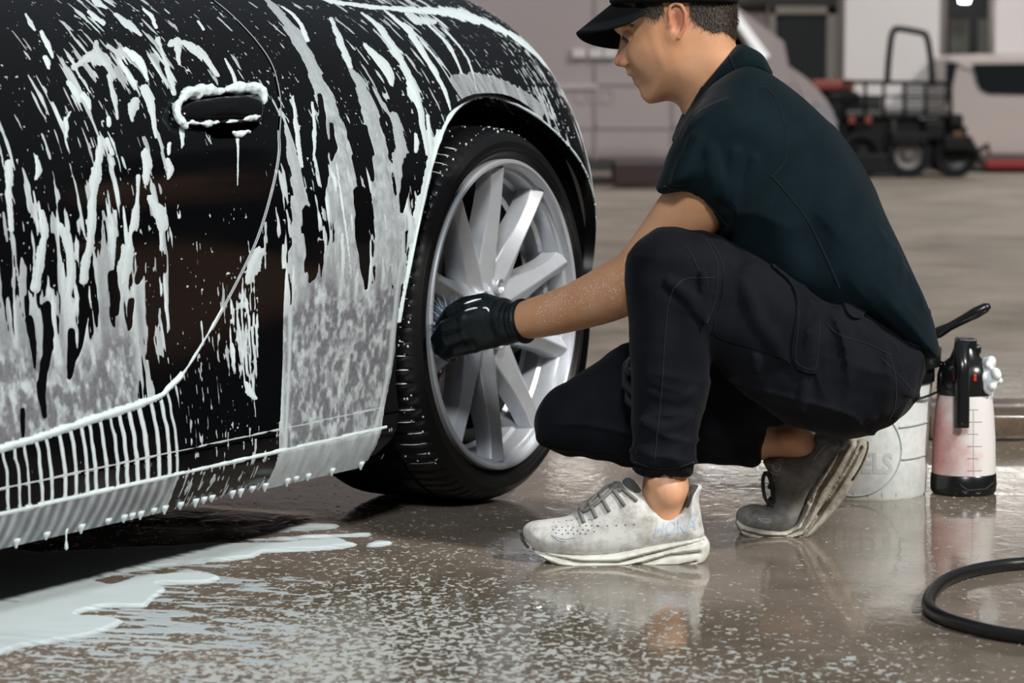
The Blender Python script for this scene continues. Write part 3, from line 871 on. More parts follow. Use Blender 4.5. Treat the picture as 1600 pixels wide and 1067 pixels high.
    H = np.where(Y > 380, np.minimum(H, (er - X) / 5.0 + .5 * (noise2(U / .006, T / .03, 26) - .5)), H)
    film = np.maximum(film, np.where(Y > 400, .60 * np.exp(-((er - X - 6) / (3 + 4 * noise2(U / .03, T / .04, 27))) ** 2), 0))
    el = np.interp(Y, [380, 430, 480, 560, 620, 700], [452, 446, 444, 443, 440, 436]); zone = (Y > 330) & (X > 400) & (X < 660)
    H = np.where(zone & (Y > 420) & (np.abs(X - el) < 40) & (T > .236), np.minimum(H, (X - el) / 5.0 + 1.2 * scr), H)
    film = np.maximum(film, np.where((Y > 430) & zone, .62 * np.exp(-((X - el - 9) / (3 + 5 * noise2(U / .03, T / .05, 28))) ** 2), 0))
    low = T < crs
    mid = under & ~low
    Hs = np.clip(sill_hi, -1, 1); H = np.where(mid, Hs, H); film = np.where(mid, .42 + .45 * smooth01(Hs), film)
    # behind the door: between door edge and crease
    q = (~under) & (~low) & (T < .236) & (U > -1.0)
    Hq = np.maximum(np.clip((1.3 * filmD - .3), -1, 1), np.clip(spk, -1, 1)); H = np.where(q & (U < -.79), np.clip(spk, -1, 1), np.where(q, Hq, H))
    Hl = np.clip(sill_lo, -1, 1); H = np.where(low, Hl, H)
    fl = .30 + .22 * filmD + .14 * np.sin(k * 2 * PI) * filmL + .2 * (bub2 - .5)
    film = np.where(low, np.where(filmL + filmD > .3, fl, .5), film)
    mm = .25 + .75 * np.clip(H, 0, 1) * (.5 + .5 * film)
    # ---- the drawn runs
    for path, wd, full in STROKES + [(q, w_, -1) for q, w_ in BARE]:
        S = spline(path, 4); Wd = np.interp(np.linspace(0, len(path) - 1, len(S)), np.arange(len(path)), wd)
        m = 45
        sel = (X > S[:, 0].min() - m) & (X < S[:, 0].max() + m) & (Y > S[:, 1].min() - m) & (Y < S[:, 1].max() + m)
        if not sel.any(): continue
        d, w = poly_dist(X[sel], Y[sel], S, Wd)
        g = 1 - d / (w * (.75 + .6 * (noise2(U[sel] / .012, T[sel] / .035, 33)) - .05)) + .5 * (noise2(U[sel] / .006, T[sel] / .02, 34) - .5)
        if full < 0:
            H[sel] = np.minimum(H[sel], np.where(d < w * 2 + 4, -g * 2.5, 9)); continue
        better = (g > H[sel]) & (g > 0)
        h0, f0, m0 = H[sel], film[sel], mm[sel]
        wide = smooth01((w - 9) / 8)
        ff = full * (.92 + .08 * smooth01(g)) + .40 * wide * (cl[sel] - .5) + .12 * (1 - smooth01(g * 2)) * wide
        f0 = np.where(better, ff, f0); m0 = np.where(better, .3 + smooth01(g * .9) * np.minimum(w * .16, 1.4) * (.4 + full * .7), m0); h0 = np.where(g > 0, np.maximum(g, h0), h0)
        H[sel], film[sel], mm[sel] = h0, f0, m0
    # ---- bead lines
    def bead(dist, r, mask, f=.95, jit=.35):
        nonlocal H, film, mm
        rr = r * (1 - jit + 2 * jit * noise2(U / .02, T / .05, 51)) 
        g = np.where(mask, 1 - np.abs(dist) / rr, -1)
        b = g > 0
        film = np.where(b, f, film); mm = np.where(b, np.maximum(mm * .3, rr * 1000 * .75 * np.sqrt(np.clip(g, 0, 1))), mm); H = np.maximum(H, g)
    bead(T - td - .003, .0055, U < -1.06); bead(T - td - .002, .0030, (U >= -1.06) & (U < -.93), .75); bead(T - td - .001, .0016, (U >= -.93) & (U < -.72), .45, .2)  # the last, faint bead paints the reflection on the door edge
    bead(T - crs, .0030, U < -.43); bead(T - crs - .037, .0013, (U < -.44), .6, .6)
    zz = P[..., 2]; rad = np.hypot(U, zz - WR); ang = np.degrees(np.arctan2(zz - WR, U))
    bead(rad - ARCH_R - .004, .0050, (ang > 93) & (ang < 178)); bead(rad - ARCH_R - .004, .0036, (ang > 20) & (ang <= 93), .75, .5)
    # drops in a row above the lip, the grey wash under the haunch
    H = np.where((rad < ARCH_R + .002), -1, H)
    H = np.where(inside(np.stack([U.ravel(), T.ravel()], 1), HND).reshape(U.shape), -1, H)
    wash = smooth01((rad - ARCH_R - .006) / .004) * smooth01((ARCH_R + .060 - rad) / .02) * smooth01((110 - ang) / 12) * smooth01((ang - 55) / 15)
    gw = wash * 1.1 - .45 + .9 * (noise2(ang / 1.1, rad / .03, 61) - .5)
    b = (gw > 0) & (gw > H); film = np.where(b, .20 + .3 * noise2(ang / 1.0, rad / .06, 62), film); mm = np.where(b, .3, mm); H = np.maximum(H, np.where(wash > 0, gw, -1))
    off = np.where(H > 0, mm * smooth01(H * 2.2 + .12), np.clip(H * 2, -.7, 0))          # millimetres over the paint
    Nn = body_n(U, T)
    Pw = car_w((P + Nn * (off * 1e-3)[..., None]).reshape(-1, 3))
    ok = H > 0
    quad = ok[:-1, :-1] | ok[1:, :-1] | ok[:-1, 1:] | ok[1:, 1:]
    rin = rad > ARCH_R + .001; quad &= rin[:-1, :-1] & rin[1:, :-1] & rin[:-1, 1:] & rin[1:, 1:]
    i, j = np.nonzero(quad); nt = len(ts)
    Q = np.stack([i * nt + j, (i + 1) * nt + j, (i + 1) * nt + j + 1, i * nt + j + 1], 1)
    used = np.unique(Q); mp = np.zeros(len(Pw), np.int64); mp[used] = np.arange(len(used))
    o = mesh_obj('foam', Pw[used], mp[Q], FOAM, car)
    at_ = o.data.attributes.new('film', 'FLOAT', 'POINT'); at_.data.foreach_set('value', np.clip(film, 0, 1).ravel()[used].astype(np.float32))
    o['kind'] = 'stuff'
    return o
foam = make_foam()
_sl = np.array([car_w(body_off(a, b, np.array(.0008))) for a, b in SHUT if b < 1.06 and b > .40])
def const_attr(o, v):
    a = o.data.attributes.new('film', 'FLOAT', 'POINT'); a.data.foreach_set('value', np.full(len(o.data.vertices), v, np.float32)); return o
o = const_attr(tube('edge_glint', _sl + UH * .003, .0011, FOAM, car, 6), .42); o['kind'] = 'stuff'  # pale tube drawn as the highlight along the rounded door edge
# drops hanging from the sill
parts = []
rg = np.random.default_rng(4)
for x, y in ((26, 851), (75, 836), (132, 819), (172, 813), (200, 801), (213, 797), (227, 793), (247, 789), (266, 782), (291, 775), (315, 769), (328, 766), (341, 762), (374, 753), (387, 750), (405, 746), (425, 742), (458, 738), (471, 736), (489, 734), (526, 727), (572, 716)):
    u, t_ = px_ut(x, y - 9, -1.2, .13); p = car_w(body(u, .126) + np.array([0, .002, 0])); L = rg.uniform(.004, .010)
    parts.append(tube_mesh([p + np.array([0, 0, .006]), p, p - np.array([0, 0, L * .5]), p - np.array([0, 0, L * .85]), p - np.array([0, 0, L])], [.008, .0060, .0030, .0020, .0005], 10))
u, t_ = px_ut(107, 822, -1.4, .13); p = car_w(body(u, .126))
parts.append(tube_mesh([p + np.array([0, 0, .004]), p - np.array([0, 0, .006]), p - np.array([0, 0, .014]), p - np.array([0, 0, .022]), p - np.array([0, 0, .027]), p - np.array([0, 0, .0305])], [.004, .0016, .0011, .0028, .0032, .0006], 10))
V, F = join_parts(parts)
o = const_attr(mesh_obj('foam_drips', V, F, FOAM, car), .72); o['kind'] = 'stuff'
# thick suds clinging to the door handle
def suds_path(name, path, rads, off, parent, seed, flat=.6):
    S = spline(path, 5); Wd = np.interp(np.linspace(0, len(path) - 1, len(S)), np.arange(len(path)), rads)
    pts = np.array([car_w(body_off(*px_ut(a, b, -.9, .75), np.array(off))) for a, b in S]); lo, hi = pts.min(0) - .016, pts.max(0) + .016
    def f(p):
        d = None
        for i in range(len(pts) - 1):
            g = cone(p, pts[i], pts[i + 1], Wd[i], Wd[i + 1]); d = g if d is None else np.minimum(d, g)
        return d + .0100 * (noise3(p * 60, seed) - .5) + .0035 * (noise3(p * 170, seed + 1) - .5)
    V, Q = surface(f, *[axis_lines([(a, b, .0018)]) for a, b in zip(lo, hi)])
    o = const_attr(mesh_obj(name, V, Q, FOAM, parent), .97); o['kind'] = 'stuff'; return o
suds_path('suds', [(282, 201), (272, 190), (270, 172), (279, 157), (300, 149), (325, 147), (350, 145), (372, 142), (390, 142), (402, 150), (407, 168)], [.004, .008, .0095, .009, .009, .0085, .008, .0095, .011, .0085, .004], .010, door, 71)
suds_path('suds', [(276, 196), (300, 198), (340, 196), (375, 192), (398, 187)], [.0028, .0024, .0022, .0024, .0022], .014, door, 73)
suds_path('suds', [(362, 208), (374, 210), (388, 208)], [.003, .0065, .003], .004, door, 75)
# ---------------------------------------------------------------- suds lying on the floor beside the car
PUD = [[(-40, 868), (60, 864), (128, 862), (200, 856), (271, 853), (330, 850), (372, 850), (440, 848), (488, 844), (523, 842), (540, 847), (556, 853), (520, 857), (484, 859), (418, 863), (384, 872), (322, 878), (271, 884), (205, 893), (170, 900), (147, 908), (175, 912), (215, 902), (250, 898), (287, 895), (325, 897), (341, 903), (330, 909), (300, 913), (245, 914), (258, 920), (250, 928), (236, 938), (222, 949), (163, 949), (116, 962), (150, 962), (190, 972), (150, 990), (100, 1000), (40, 1010), (-40, 1015)],
       [(405, 828), (450, 823), (500, 819), (524, 820), (526, 824), (490, 828), (430, 830)], [(575, 851), (593, 847), (610, 849), (600, 853), (580, 854)], [(385, 844), (470, 838), (560, 834), (574, 836), (500, 840), (430, 844)]]
def make_puddle():
    xs, ys = np.arange(-.92, .05, .0028), np.arange(3.55, 5.35, .0045)
    Xg, Yg = np.meshgrid(xs, ys, indexing='ij')
    pj = proj(np.stack([Xg, Yg, 0 * Xg], -1)); px, py = pj[..., 0], pj[..., 1]
    g = np.stack([px.ravel(), py.ravel()], 1)
    S = np.full(len(g), -99.)
    for poly in PUD:
        P = spline(poly, 4, True); d = dist_big(g, P); s = np.where(inside(g, P), d, -d); S = np.maximum(S, s)
    S = S.reshape(px.shape)
    wx = Xg + .10 * noise2(Xg / .25, Yg / .3, 5)
    st = .6 * noise2(wx / .05, (Yg + .25 * Xg) / .016, 6) + .4 * noise2(wx / .02, (Yg + .25 * Xg) / .008, 7)
    H = np.clip(S / 4 + 1.1 * (st - .5) + .25, -1, 1.5)
    # thin milky streaks drifting off to the right of the main mass
    away = np.exp(-np.clip((px - 150 - .45 * (py - 900)) / 230, 0, None) ** 2) * smooth01((py - 865) / 40) * np.exp(-np.clip((py - 985) / 60, 0, None) ** 2)
    milk = (1 / (1 + np.exp(-(st - .5) / .07)) - (1 - .40 * away)) / .3
    film = np.where(H > 0, .74 + .30 * smooth01(H) - .18 * smooth01((py - 950) / 60) + .25 * (st - .5), .46 + .12 * away + .3 * (st - .5))
    H2 = np.maximum(H, np.clip(milk, -1, 1) * np.where(away > .1, 1, -1).clip(0, 1) - (away <= .1))
    off = np.where(H2 > 0, .0003 + .0028 * smooth01(H) * (H > 0) + .0006 * smooth01(H2) + .0010 * (noise2(Xg / .06, Yg / .05, 8)) * (H > 0), -.0006)
    ok = H2 > 0; q = ok[:-1, :-1] | ok[1:, :-1] | ok[:-1, 1:] | ok[1:, 1:]
    i, j = np.nonzero(q); n = len(ys); Q = np.stack([i * n + j, (i + 1) * n + j, (i + 1) * n + j + 1, i * n + j + 1], 1)
    V = np.stack([Xg, Yg, off], -1).reshape(-1, 3)
    used = np.unique(Q); mp = np.zeros(len(V), np.int64); mp[used] = np.arange(len(used))
    o = mesh_obj('foam_puddle', V[used], mp[Q], FOAM)
    a = o.data.attributes.new('film', 'FLOAT', 'POINT'); a.data.foreach_set('value', np.clip(film, 0, 1).ravel()[used].astype(np.float32))
    return tag(o, 'white foam streaks run out on the wet floor below the car sill', 'foam', None, 'stuff')
def dist_big(g, P):
    d = np.full(len(g), 60.)
    for i in range(len(P)):
        a, b = P[i], P[(i + 1) % len(P)]; lo, hi = np.minimum(a, b) - 40, np.maximum(a, b) + 40
        m = (g[:, 0] > lo[0]) & (g[:, 0] < hi[0]) & (g[:, 1] > lo[1]) & (g[:, 1] < hi[1])
        if m.any():
            ab = b - a; q = g[m] - a; t = np.clip(q @ ab / (ab @ ab + 1e-9), 0, 1)
            d[m] = np.minimum(d[m], np.linalg.norm(q - t[:, None] * ab, axis=1))
    return d
make_puddle()
# ---------------------------------------------------------------- the man crouching at the wheel
def skin_material():
    t = NT('skin'); v = t.coord()
    n1 = t.noise(v, 14, 3); n2 = t.noise(v, 160, 3, .6); n3 = t.noise(v, 420, 2)
    c = t.ramp(n1, [(.3, (.60, .295, .150)), (.7, (.68, .37, .215))])
    at_ = t.new('ShaderNodeAttribute', attribute_name='blush'); c = t.mix(t.math('MULTIPLY', at_.outputs['Fac'], .75), c, (.46, .125, .085))
    c = t.mix(t.ramp(n2, [(.60, (0, 0, 0)), (.78, (.35,) * 3)]), c, (.36, .15, .085))
    t.set(Base_Color=c, Roughness=.46, Subsurface_Weight=.12, Subsurface_Scale=.006)
    t.b.inputs['Subsurface Radius'].default_value = (1, .35, .2)
    t.bump(t.math('ADD', n2, n3), .12, .0008)
    return t.m
SKIN = skin_material()
def cloth(name, a, b, rough=.85, scale=18, weave=900, sheen=.15):
    t = NT(name); v = t.coord()
    n1 = t.noise(v, scale, 4, .6); n2 = t.noise(v, weave, 2)
    t.set(Base_Color=t.ramp(n1, [(.3, a), (.75, b)]), Roughness=rough, Sheen_Weight=sheen, Sheen_Roughness=.4)
    t.b.inputs['Specular IOR Level'].default_value = .10
    t.bump(n2, .25, .0008)
    return t.m
POLO = cloth('teal_black_knit', (.0022, .0078, .0112), (.0042, .0118, .0160), sheen=.05)
TROUS = cloth('washed_black_twill', (.0034, .0041, .0064), (.0080, .0092, .0134), .8, 9, 700, .04)
CAPM = cloth('black_cap_cloth', (.006, .007, .008), (.010, .011, .012), .9, 20, 800, .03)

YH = 5.05                                  # middle plane of the head
HEAD = Poly2([(966, 44), (970, 54), (968, 68), (965.5, 80), (959.5, 95), (962.5, 102.5), (971, 104.5), (977, 106), (979.5, 113), (981, 118.5), (986, 121.5), (989.5, 126), (990.5, 131), (997, 137), (1000, 144), (1004, 154), (1014, 162), (1030, 160), (1046, 158), (1062, 168), (1078, 200), (1120, 215), (1170, 160), (1166, 110), (1150, 72), (1148, 50), (1150, 20), (1142, -8), (1112, -42), (1062, -56), (1012, -40), (984, -8), (970, 20)], YH, sub=3)
_fa, _fb = W3(968, 45, YH)[[0, 2]], W3(1004, 150, YH)[[0, 2]]
_fn = np.array([-(_fb - _fa)[1], (_fb - _fa)[0]]); _fn /= np.linalg.norm(_fn)
if _fn[0] < 0: _fn = -_fn
_FT = np.linspace(-.06, .12, 361)
_FV = np.convolve(np.pad(np.interp(_FT, [-.03, -.012, 0, .012, .025, .045, .07], [.17, .22, .40, .62, .80, .94, 1.0]), 30, mode='edge'), np.hanning(43)[1:-1] / np.hanning(43).sum(), 'same')[30:-30]
def yhalf(p):                              # half width: jaw to temple, narrowing to the front of the face
    z = p[:, 2]
    s = (p[:, 0] - _fa[0]) * _fn[0] + (z - _fa[1]) * _fn[1]
    f = np.interp(s, _FT, _FV)
    f = f + (1 - f) * smooth01((z - _fa[1] - .004) / .02)       # the brow and skull stay broad
    return (.061 + .014 * smooth01((z - .77) / .09)) * f
EYE = W3(979.5, 56, YH)
EAR = W3(1053, 35, YH)
_er = R(-9)
EARM = np.array([[math.cos(_er), 0, math.sin(_er)], [0, 1, 0], [-math.sin(_er), 0, math.cos(_er)]]).T
def helix(sg):
    pts = [(1044, 41), (1041, 24), (1043, 12), (1051, 7), (1060, 10), (1066, 22), (1066, 38), (1062, 50), (1056, 60)]
    return [np.array([*W3(a, b, YH)[[0]], YH - sg * (.0795 + .004 * math.sin(i / 8 * PI)), W3(a, b, YH)[2]]) for i, (a, b) in enumerate(pts)]
def head_f(p):
    f = inflate(p, HEAD, YH, yhalf(p), .066, 2.3)
    for sg in (1, -1):
        def S(px, py, y): q = W3(px, py, YH); return np.array([q[0], YH - sg * y, q[2]])
        f = smin(f, ellip(p, S(974.5, 98, .0120), (.0085, .0065, .0075)), .005)            # wing of the nose
        f = smin(f, ellip(p, S(1003, 84, .040), (.020, .014, .024)), .03)                   # cheek bone
        f = smin(f, ellip(p, S(972, 43, .026), (.009, .020, .006)), .012)                   # brow
        f = smax(f, -ellip(p, S(976, 57, .034), (.013, .014, .0105)), .008)                 # eye socket
        f = smin(f, ellip(p, S(983, 56.5, .0285), (.0122, .0128, .0122)), .003)             # lid over the eye
        f = smax(f, -ellip(p, S(974.5, 104.3, .0065), (.0050, .0038, .0032)), .002)         # nostril
        f = smax(f, -cone(p, S(983, 103, .0165), S(992, 117, .0275), .0016, .0012), .006)   # fold beside the mouth
        f = smax(f, -cone(p, S(984, 121.6, .0), S(993, 121.4, .0235), .0015, .0013), .003)   # line of the mouth
        # the ear
        e = ellip(p, S(1053, 34, .0755), (.0165, .0055, .030), EARM)
        e = smin(e, ellip(p, S(1053, 57, .0745), (.0085, .0045, .0085)), .006)
        e = smax(e, -ellip(p, S(1051, 36, .0830), (.0085, .0085, .0165), EARM), .003)
        e = smin(e, chain(p, helix(sg), [.0022, .0028, .0030, .0032, .0034, .0034, .0032, .0030, .0034]), .002)
        e = smin(e, ellip(p, S(1042, 41, .0775), (.0035, .0035, .0055)), .003)               # tragus
        f = smin(f, e, .006)
    return f
ARM_L = [W3(1165, 205, 4.87), W3(1085, 322, 4.90), W3(1006, 424, 4.955), W3(958, 455, 5.01), W3(890, 482, 5.09), W3(826, 499, 5.165), W3(785, 506, 5.20)]
ARM_LR = [.055, .0575, .0515, .0500, .0415, .0350, .022]
def dense(P, Rr, n=5):
    S = spline(np.hstack([np.array(P), np.array(Rr)[:, None]]), n); return list(S[:, :3]), list(S[:, 3])
ARM_D = dense(ARM_L, ARM_LR)
ARM_R = [W3(1165, 220, 5.17), W3(1135, 330, 5.20), W3(1118, 445, 5.19), W3(1105, 480, 5.13), W3(1088, 515, 5.06), W3(1080, 530, 5.035)]
ARM_RR = [.055, .055, .048, .044, .036, .034]
LEG_L = [W3(1345, 590, 4.92), W3(1210, 520, 4.87), W3(1052, 432, 4.835), W3(1050, 560, 4.835), W3(1040, 690, 4.845), W3(1040, 765, 4.845), W3(1035, 805, 4.845)]
LEG_LR = [.070, .058, .044, .044, .036, .0375, .030]
LEG_R = [W3(1330, 590, 5.05), W3(1100, 590, 5.10), W3(905, 650, 5.12), W3(1060, 680, 5.13), W3(1180, 688, 5.14), W3(1236, 690, 5.14), W3(1285, 720, 5.14)]
LEG_RR = [.058, .040, .040, .038, .034, .034, .028]
TORSO = Poly2([(1085, 215), (1090, 290), (1120, 350), (1180, 430), (1250, 490), (1290, 580), (1310, 640), (1370, 630), (1395, 590), (1400, 545), (1395, 470), (1372, 380), (1345, 300), (1295, 216), (1250, 170), (1205, 140), (1160, 118), (1120, 130)], 5.0)
def body_f(p):
    f = inflate(p, TORSO, 5.0 + (p[:, 2] - .55) * .08, .150, .11)
    f = smin(f, chain(p, *ARM_D), .02)
    f = smin(f, chain(p, ARM_R, ARM_RR, .01), .02)
    f = smin(f, chain(p, LEG_L, LEG_LR, .01), .02)
    f = smin(f, chain(p, LEG_R, LEG_RR, .01), .02)
    f = smin(f, ellip(p, W3(1022, 752, 4.815), (.012, .010, .014)), .012)
    f = smin(f, ellip(p, W3(1048, 772, 4.812), (.016, .010, .016)), .014)      # ankle bone
    f = smin(f, ellip(p, W3(1228, 688, 5.105), (.016, .010, .014)), .014)
    h = p[:, 2] > .60
    if h.any(): f[h] = smin(f[h], head_f(p[h]), .022)
    return f
V, Q = surface(body_f, axis_lines([(-.04, .135, .006), (.135, .42, .002), (.42, .76, .006)]), axis_lines([(4.72, 4.955, .006), (4.955, 5.145, .002), (5.145, 5.34, .006)]), axis_lines([(.0, .74, .006), (.74, .965, .002)]))
V, Q = largest(V, Q)
person = mesh_obj('person', V, Q, SKIN)
_b = np.zeros(len(V))
for q, r, k in ((W3(986, 117, YH), .009, .42), (W3(990, 127, YH), .008, .38), (W3(963, 97, YH), .016, .55), (W3(1030, 100, YH), .045, .16), (W3(1232, 688, 5.10), .02, .5)):
    d = V - q; d[:, 1] *= .35; _b = np.maximum(_b, k * np.exp(-(np.linalg.norm(d, axis=1) / r) ** 2.5))
for sg in (1, -1):
    d = V - np.array([W3(1056, 32, YH)[0], YH - sg * .081, W3(1056, 32, YH)[2]]); _b = np.maximum(_b, .75 * np.exp(-((np.linalg.norm(d, axis=1) / .026) ** 4)))
_a = person.data.attributes.new('blush', 'FLOAT', 'POINT'); _a.data.foreach_set('value', _b.astype(np.float32))
tag(person, 'man in a black cap and dark polo shirt crouching, gloved hand at car wheel', 'person')

# ---------------------------------------------------------------- trousers
SHIN_L = Poly2([(1045, 361), (1012, 366), (990, 387), (978.5, 425), (979, 470), (983, 520), (985, 560), (985, 620), (988, 680), (990, 722), (1000, 741), (1040, 746), (1076, 743), (1084, 728), (1091, 680), (1099, 640), (1108, 590), (1112, 545), (1117, 500), (1127, 440), (1122, 400), (1090, 370)], 4.83)
THIGH_L = Poly2([(984, 420), (1000, 378), (1040, 362), (1085, 363), (1130, 375), (1190, 400), (1250, 432), (1310, 468), (1350, 488), (1400, 515), (1438, 550), (1436, 580), (1428, 612), (1411, 642), (1385, 664), (1340, 681), (1300, 686), (1255, 674), (1210, 652), (1170, 622), (1140, 592), (1112, 558), (1070, 540), (1010, 490)], 4.86)
PELVIS = Poly2([(1270, 480), (1340, 486), (1400, 515), (1442, 552), (1430, 610), (1400, 648), (1340, 676), (1280, 660), (1250, 580)], 4.98)
THIGH_R = Poly2([(1330, 530), (1200, 500), (1080, 500), (985, 535), (940, 562), (900, 588), (860, 614), (841, 640), (838, 662), (848, 690), (900, 708), (1000, 712), (1150, 698), (1188, 668), (1260, 650), (1300, 640)], 5.1)
SHIN_R = Poly2([(838, 655), (847, 688), (870, 703), (920, 714), (990, 727), (1080, 727), (1150, 730), (1187, 727), (1194, 700), (1196, 668), (1170, 640), (1000, 610), (880, 612)], 5.12)
def ridge(p, pts, r, k): return chain(p, pts, [r] * len(pts)), k
def wrinkle(p, ax, freq, stretch, seed):
    """folds running across axis ax"""
    ax = np.asarray(ax, float); ax /= np.linalg.norm(ax)
    t = p @ ax; q = p - t[:, None] * ax
    n = noise3(np.concatenate([q * stretch, (t * freq)[:, None]], 1)[:, [0, 1, 3]] + 7.3 * seed, seed)
    return n
FOLDS_T = [   # folds and seams of the trousers: pixel paths at a depth, radius, sign
    ([(1100, 430), (1110, 500), (1105, 560)], 4.765, .007, 1), ([(1128, 390), (1112, 470), (1100, 540)], 4.762, .006, -1),
    ([(1160, 440), (1185, 500), (1225, 560)], 4.775, .006, 1), ([(1180, 560), (1178, 610)], 4.78, .006, 1),
    ([(1310, 520), (1320, 580), (1318, 640)], 4.785, .006, 1), ([(1285, 540), (1290, 600), (1285, 640)], 4.78, .005, 1), ([(1350, 560), (1365, 610), (1360, 650)], 4.80, .007, 1),
    ([(1260, 560), (1256, 620), (1250, 655)], 4.778, .005, 1),
    ([(1395, 560), (1412, 600), (1400, 650)], 4.83, .006, 1), ([(1320, 490), (1350, 520), (1390, 545)], 4.81, .010, 1), ([(1330, 478), (1370, 530), (1400, 560)], 4.83, .009, 1),
    ([(1350, 468), (1390, 530), (1410, 560)], 4.85, .008, 1),
    ([(985, 655), (1040, 668), (1090, 655)], 4.775, .005, 1), ([(990, 700), (1040, 706), (1085, 692)], 4.785, .005, 1), ([(1000, 610), (1060, 625), (1100, 605)], 4.775, .004, 1),
    ([(1045, 440), (1085, 470), (1112, 520)], 4.765, .006, 1),
]
def trous_f(p):
    shin = inflate(p, SHIN_L, 4.835, .064, .058)
    th = inflate(p, THIGH_L, 4.85 + np.clip(p[:, 0] - .27, 0, .4) * .16, .070 + .05 * smooth01((p[:, 0] - .27) / .3), .078)
    f = smin(shin, th, .018)
    f = smin(f, inflate(p, PELVIS, 4.98, .18, .09), .03)
    fr = smin(inflate(p, THIGH_R, 5.10, .078, .07), inflate(p, SHIN_R, 5.125, .062, .055), .012)
    f = smin(f, fr, .02)
    near = np.abs(f) < .03
    if near.any():
        q = p[near]; g = f[near]
        for path, Y, r, sg in FOLDS_T:
            pts = [W3(a, b, Y) for a, b in path]
            m = chain(q, pts, [r * .4] + [r] * (len(pts) - 2) + [r * .4])
            s = np.exp(-np.clip(m, 0, None) ** 2 / (2 * (r * .75) ** 2))
            g = g - sg * s * r * 1.25
        w1 = noise3(np.stack([q[:, 0] * 9, q[:, 1] * 9, q[:, 2] * 34], 1), 3) - .5
        w2 = noise3(np.stack([q[:, 0] * 40, q[:, 1] * 16, q[:, 2] * 12], 1), 5) - .5
        ra = 1 - np.abs(2 * noise3(np.stack([q[:, 0] * 17 + q[:, 2] * 3, q[:, 1] * 17, q[:, 2] * 5.5], 1), 61) - 1)
        rb = 1 - np.abs(2 * noise3(np.stack([q[:, 0] * 6, q[:, 1] * 6, q[:, 2] * 27 + q[:, 0] * 6], 1), 62) - 1)
        hi = smooth01((q[:, 2] - .25) / .15)
        g = g - .0075 * ra ** 5 * hi * smooth01((q[:, 0] - .33) / .07) - .0055 * rb ** 5 * (1 - hi * .6)
        cuffz = smooth01((.30 - q[:, 2]) / .2)
        g = g + .009 * w1 * (.45 + cuffz) + .007 * w2
        # gathered cuff of the near leg: fine ribs
        cz = W3(1040, 722, 4.83)[2]
        cm = (q[:, 2] < cz) & (q[:, 1] < 4.93) & (q[:, 0] < .40)
        ang = np.arctan2(q[:, 1] - 4.835, q[:, 0] - .265)
        g = g + np.where(cm, .0045 - .0016 * np.sin(ang * 42), 0)
        f[near] = g
    # open cuffs
    f = smax(f, -cone(p, LEG_L[4] + np.array([0, 0, -.005]), LEG_L[5] + np.array([0, 0, -.05]), .0375, .043), .003)
    a, b = LEG_R[4], LEG_R[5]
    f = smax(f, -cone(p, a, b + (b - a), .030, .040), .003)
    return f
V, Q = surface(trous_f, axis_lines([(.02, .745, .004)]), axis_lines([(4.72, 5.23, .004)]), axis_lines([(.10, .585, .004)]))
V, Q = largest(V, Q)
trousers = mesh_obj('trousers', V, Q, TROUS, person)

# ---------------------------------------------------------------- polo shirt
SHIRT = Poly2([(1058, 212), (1066, 250), (1090, 320), (1120, 390), (1160, 450), (1220, 490), (1280, 505), (1330, 512), (1375, 530), (1412, 548), (1440, 555), (1457, 546), (1451, 510), (1432, 450), (1402, 380), (1362, 300), (1312, 216), (1262, 160), (1212, 120), (1170, 100), (1130, 112), (1085, 155)], 5.0)
SLEEVE = Poly2([(1060, 212), (1095, 172), (1150, 150), (1205, 172), (1232, 225), (1218, 285), (1172, 335), (1141, 362), (1129, 347), (1106, 330), (1072, 306), (1031, 297), (1038, 258)], 4.86)
FOLDS_S = [([(1110, 235), (1122, 290), (1118, 330)], 4.79, .007, 1), ([(1150, 240), (1142, 300), (1136, 345)], 4.79, .006, 1), ([(1180, 250), (1170, 300), (1150, 340)], 4.79, .006, 1), ([(1085, 215), (1065, 260), (1050, 295)], 4.80, .008, 1),
           ([(1060, 205), (1095, 175), (1130, 162)], 4.83, .008, 1), ([(1070, 215), (1100, 190), (1140, 175)], 4.81, .007, 1),
           ([(1290, 480), (1320, 465), (1380, 430), (1400, 400)], 4.85, .012, 1), ([(1290, 440), (1340, 415), (1375, 370)], 4.84, .009, 1), ([(1330, 487), (1390, 480), (1430, 470)], 4.87, .010, 1), ([(1370, 515), (1400, 500), (1440, 510)], 4.90, .009, 1),
           ([(1270, 380), (1300, 430), (1310, 470)], 4.83, .008, 1), ([(1200, 130), (1195, 160), (1225, 200)], 4.86, .006, 1)]
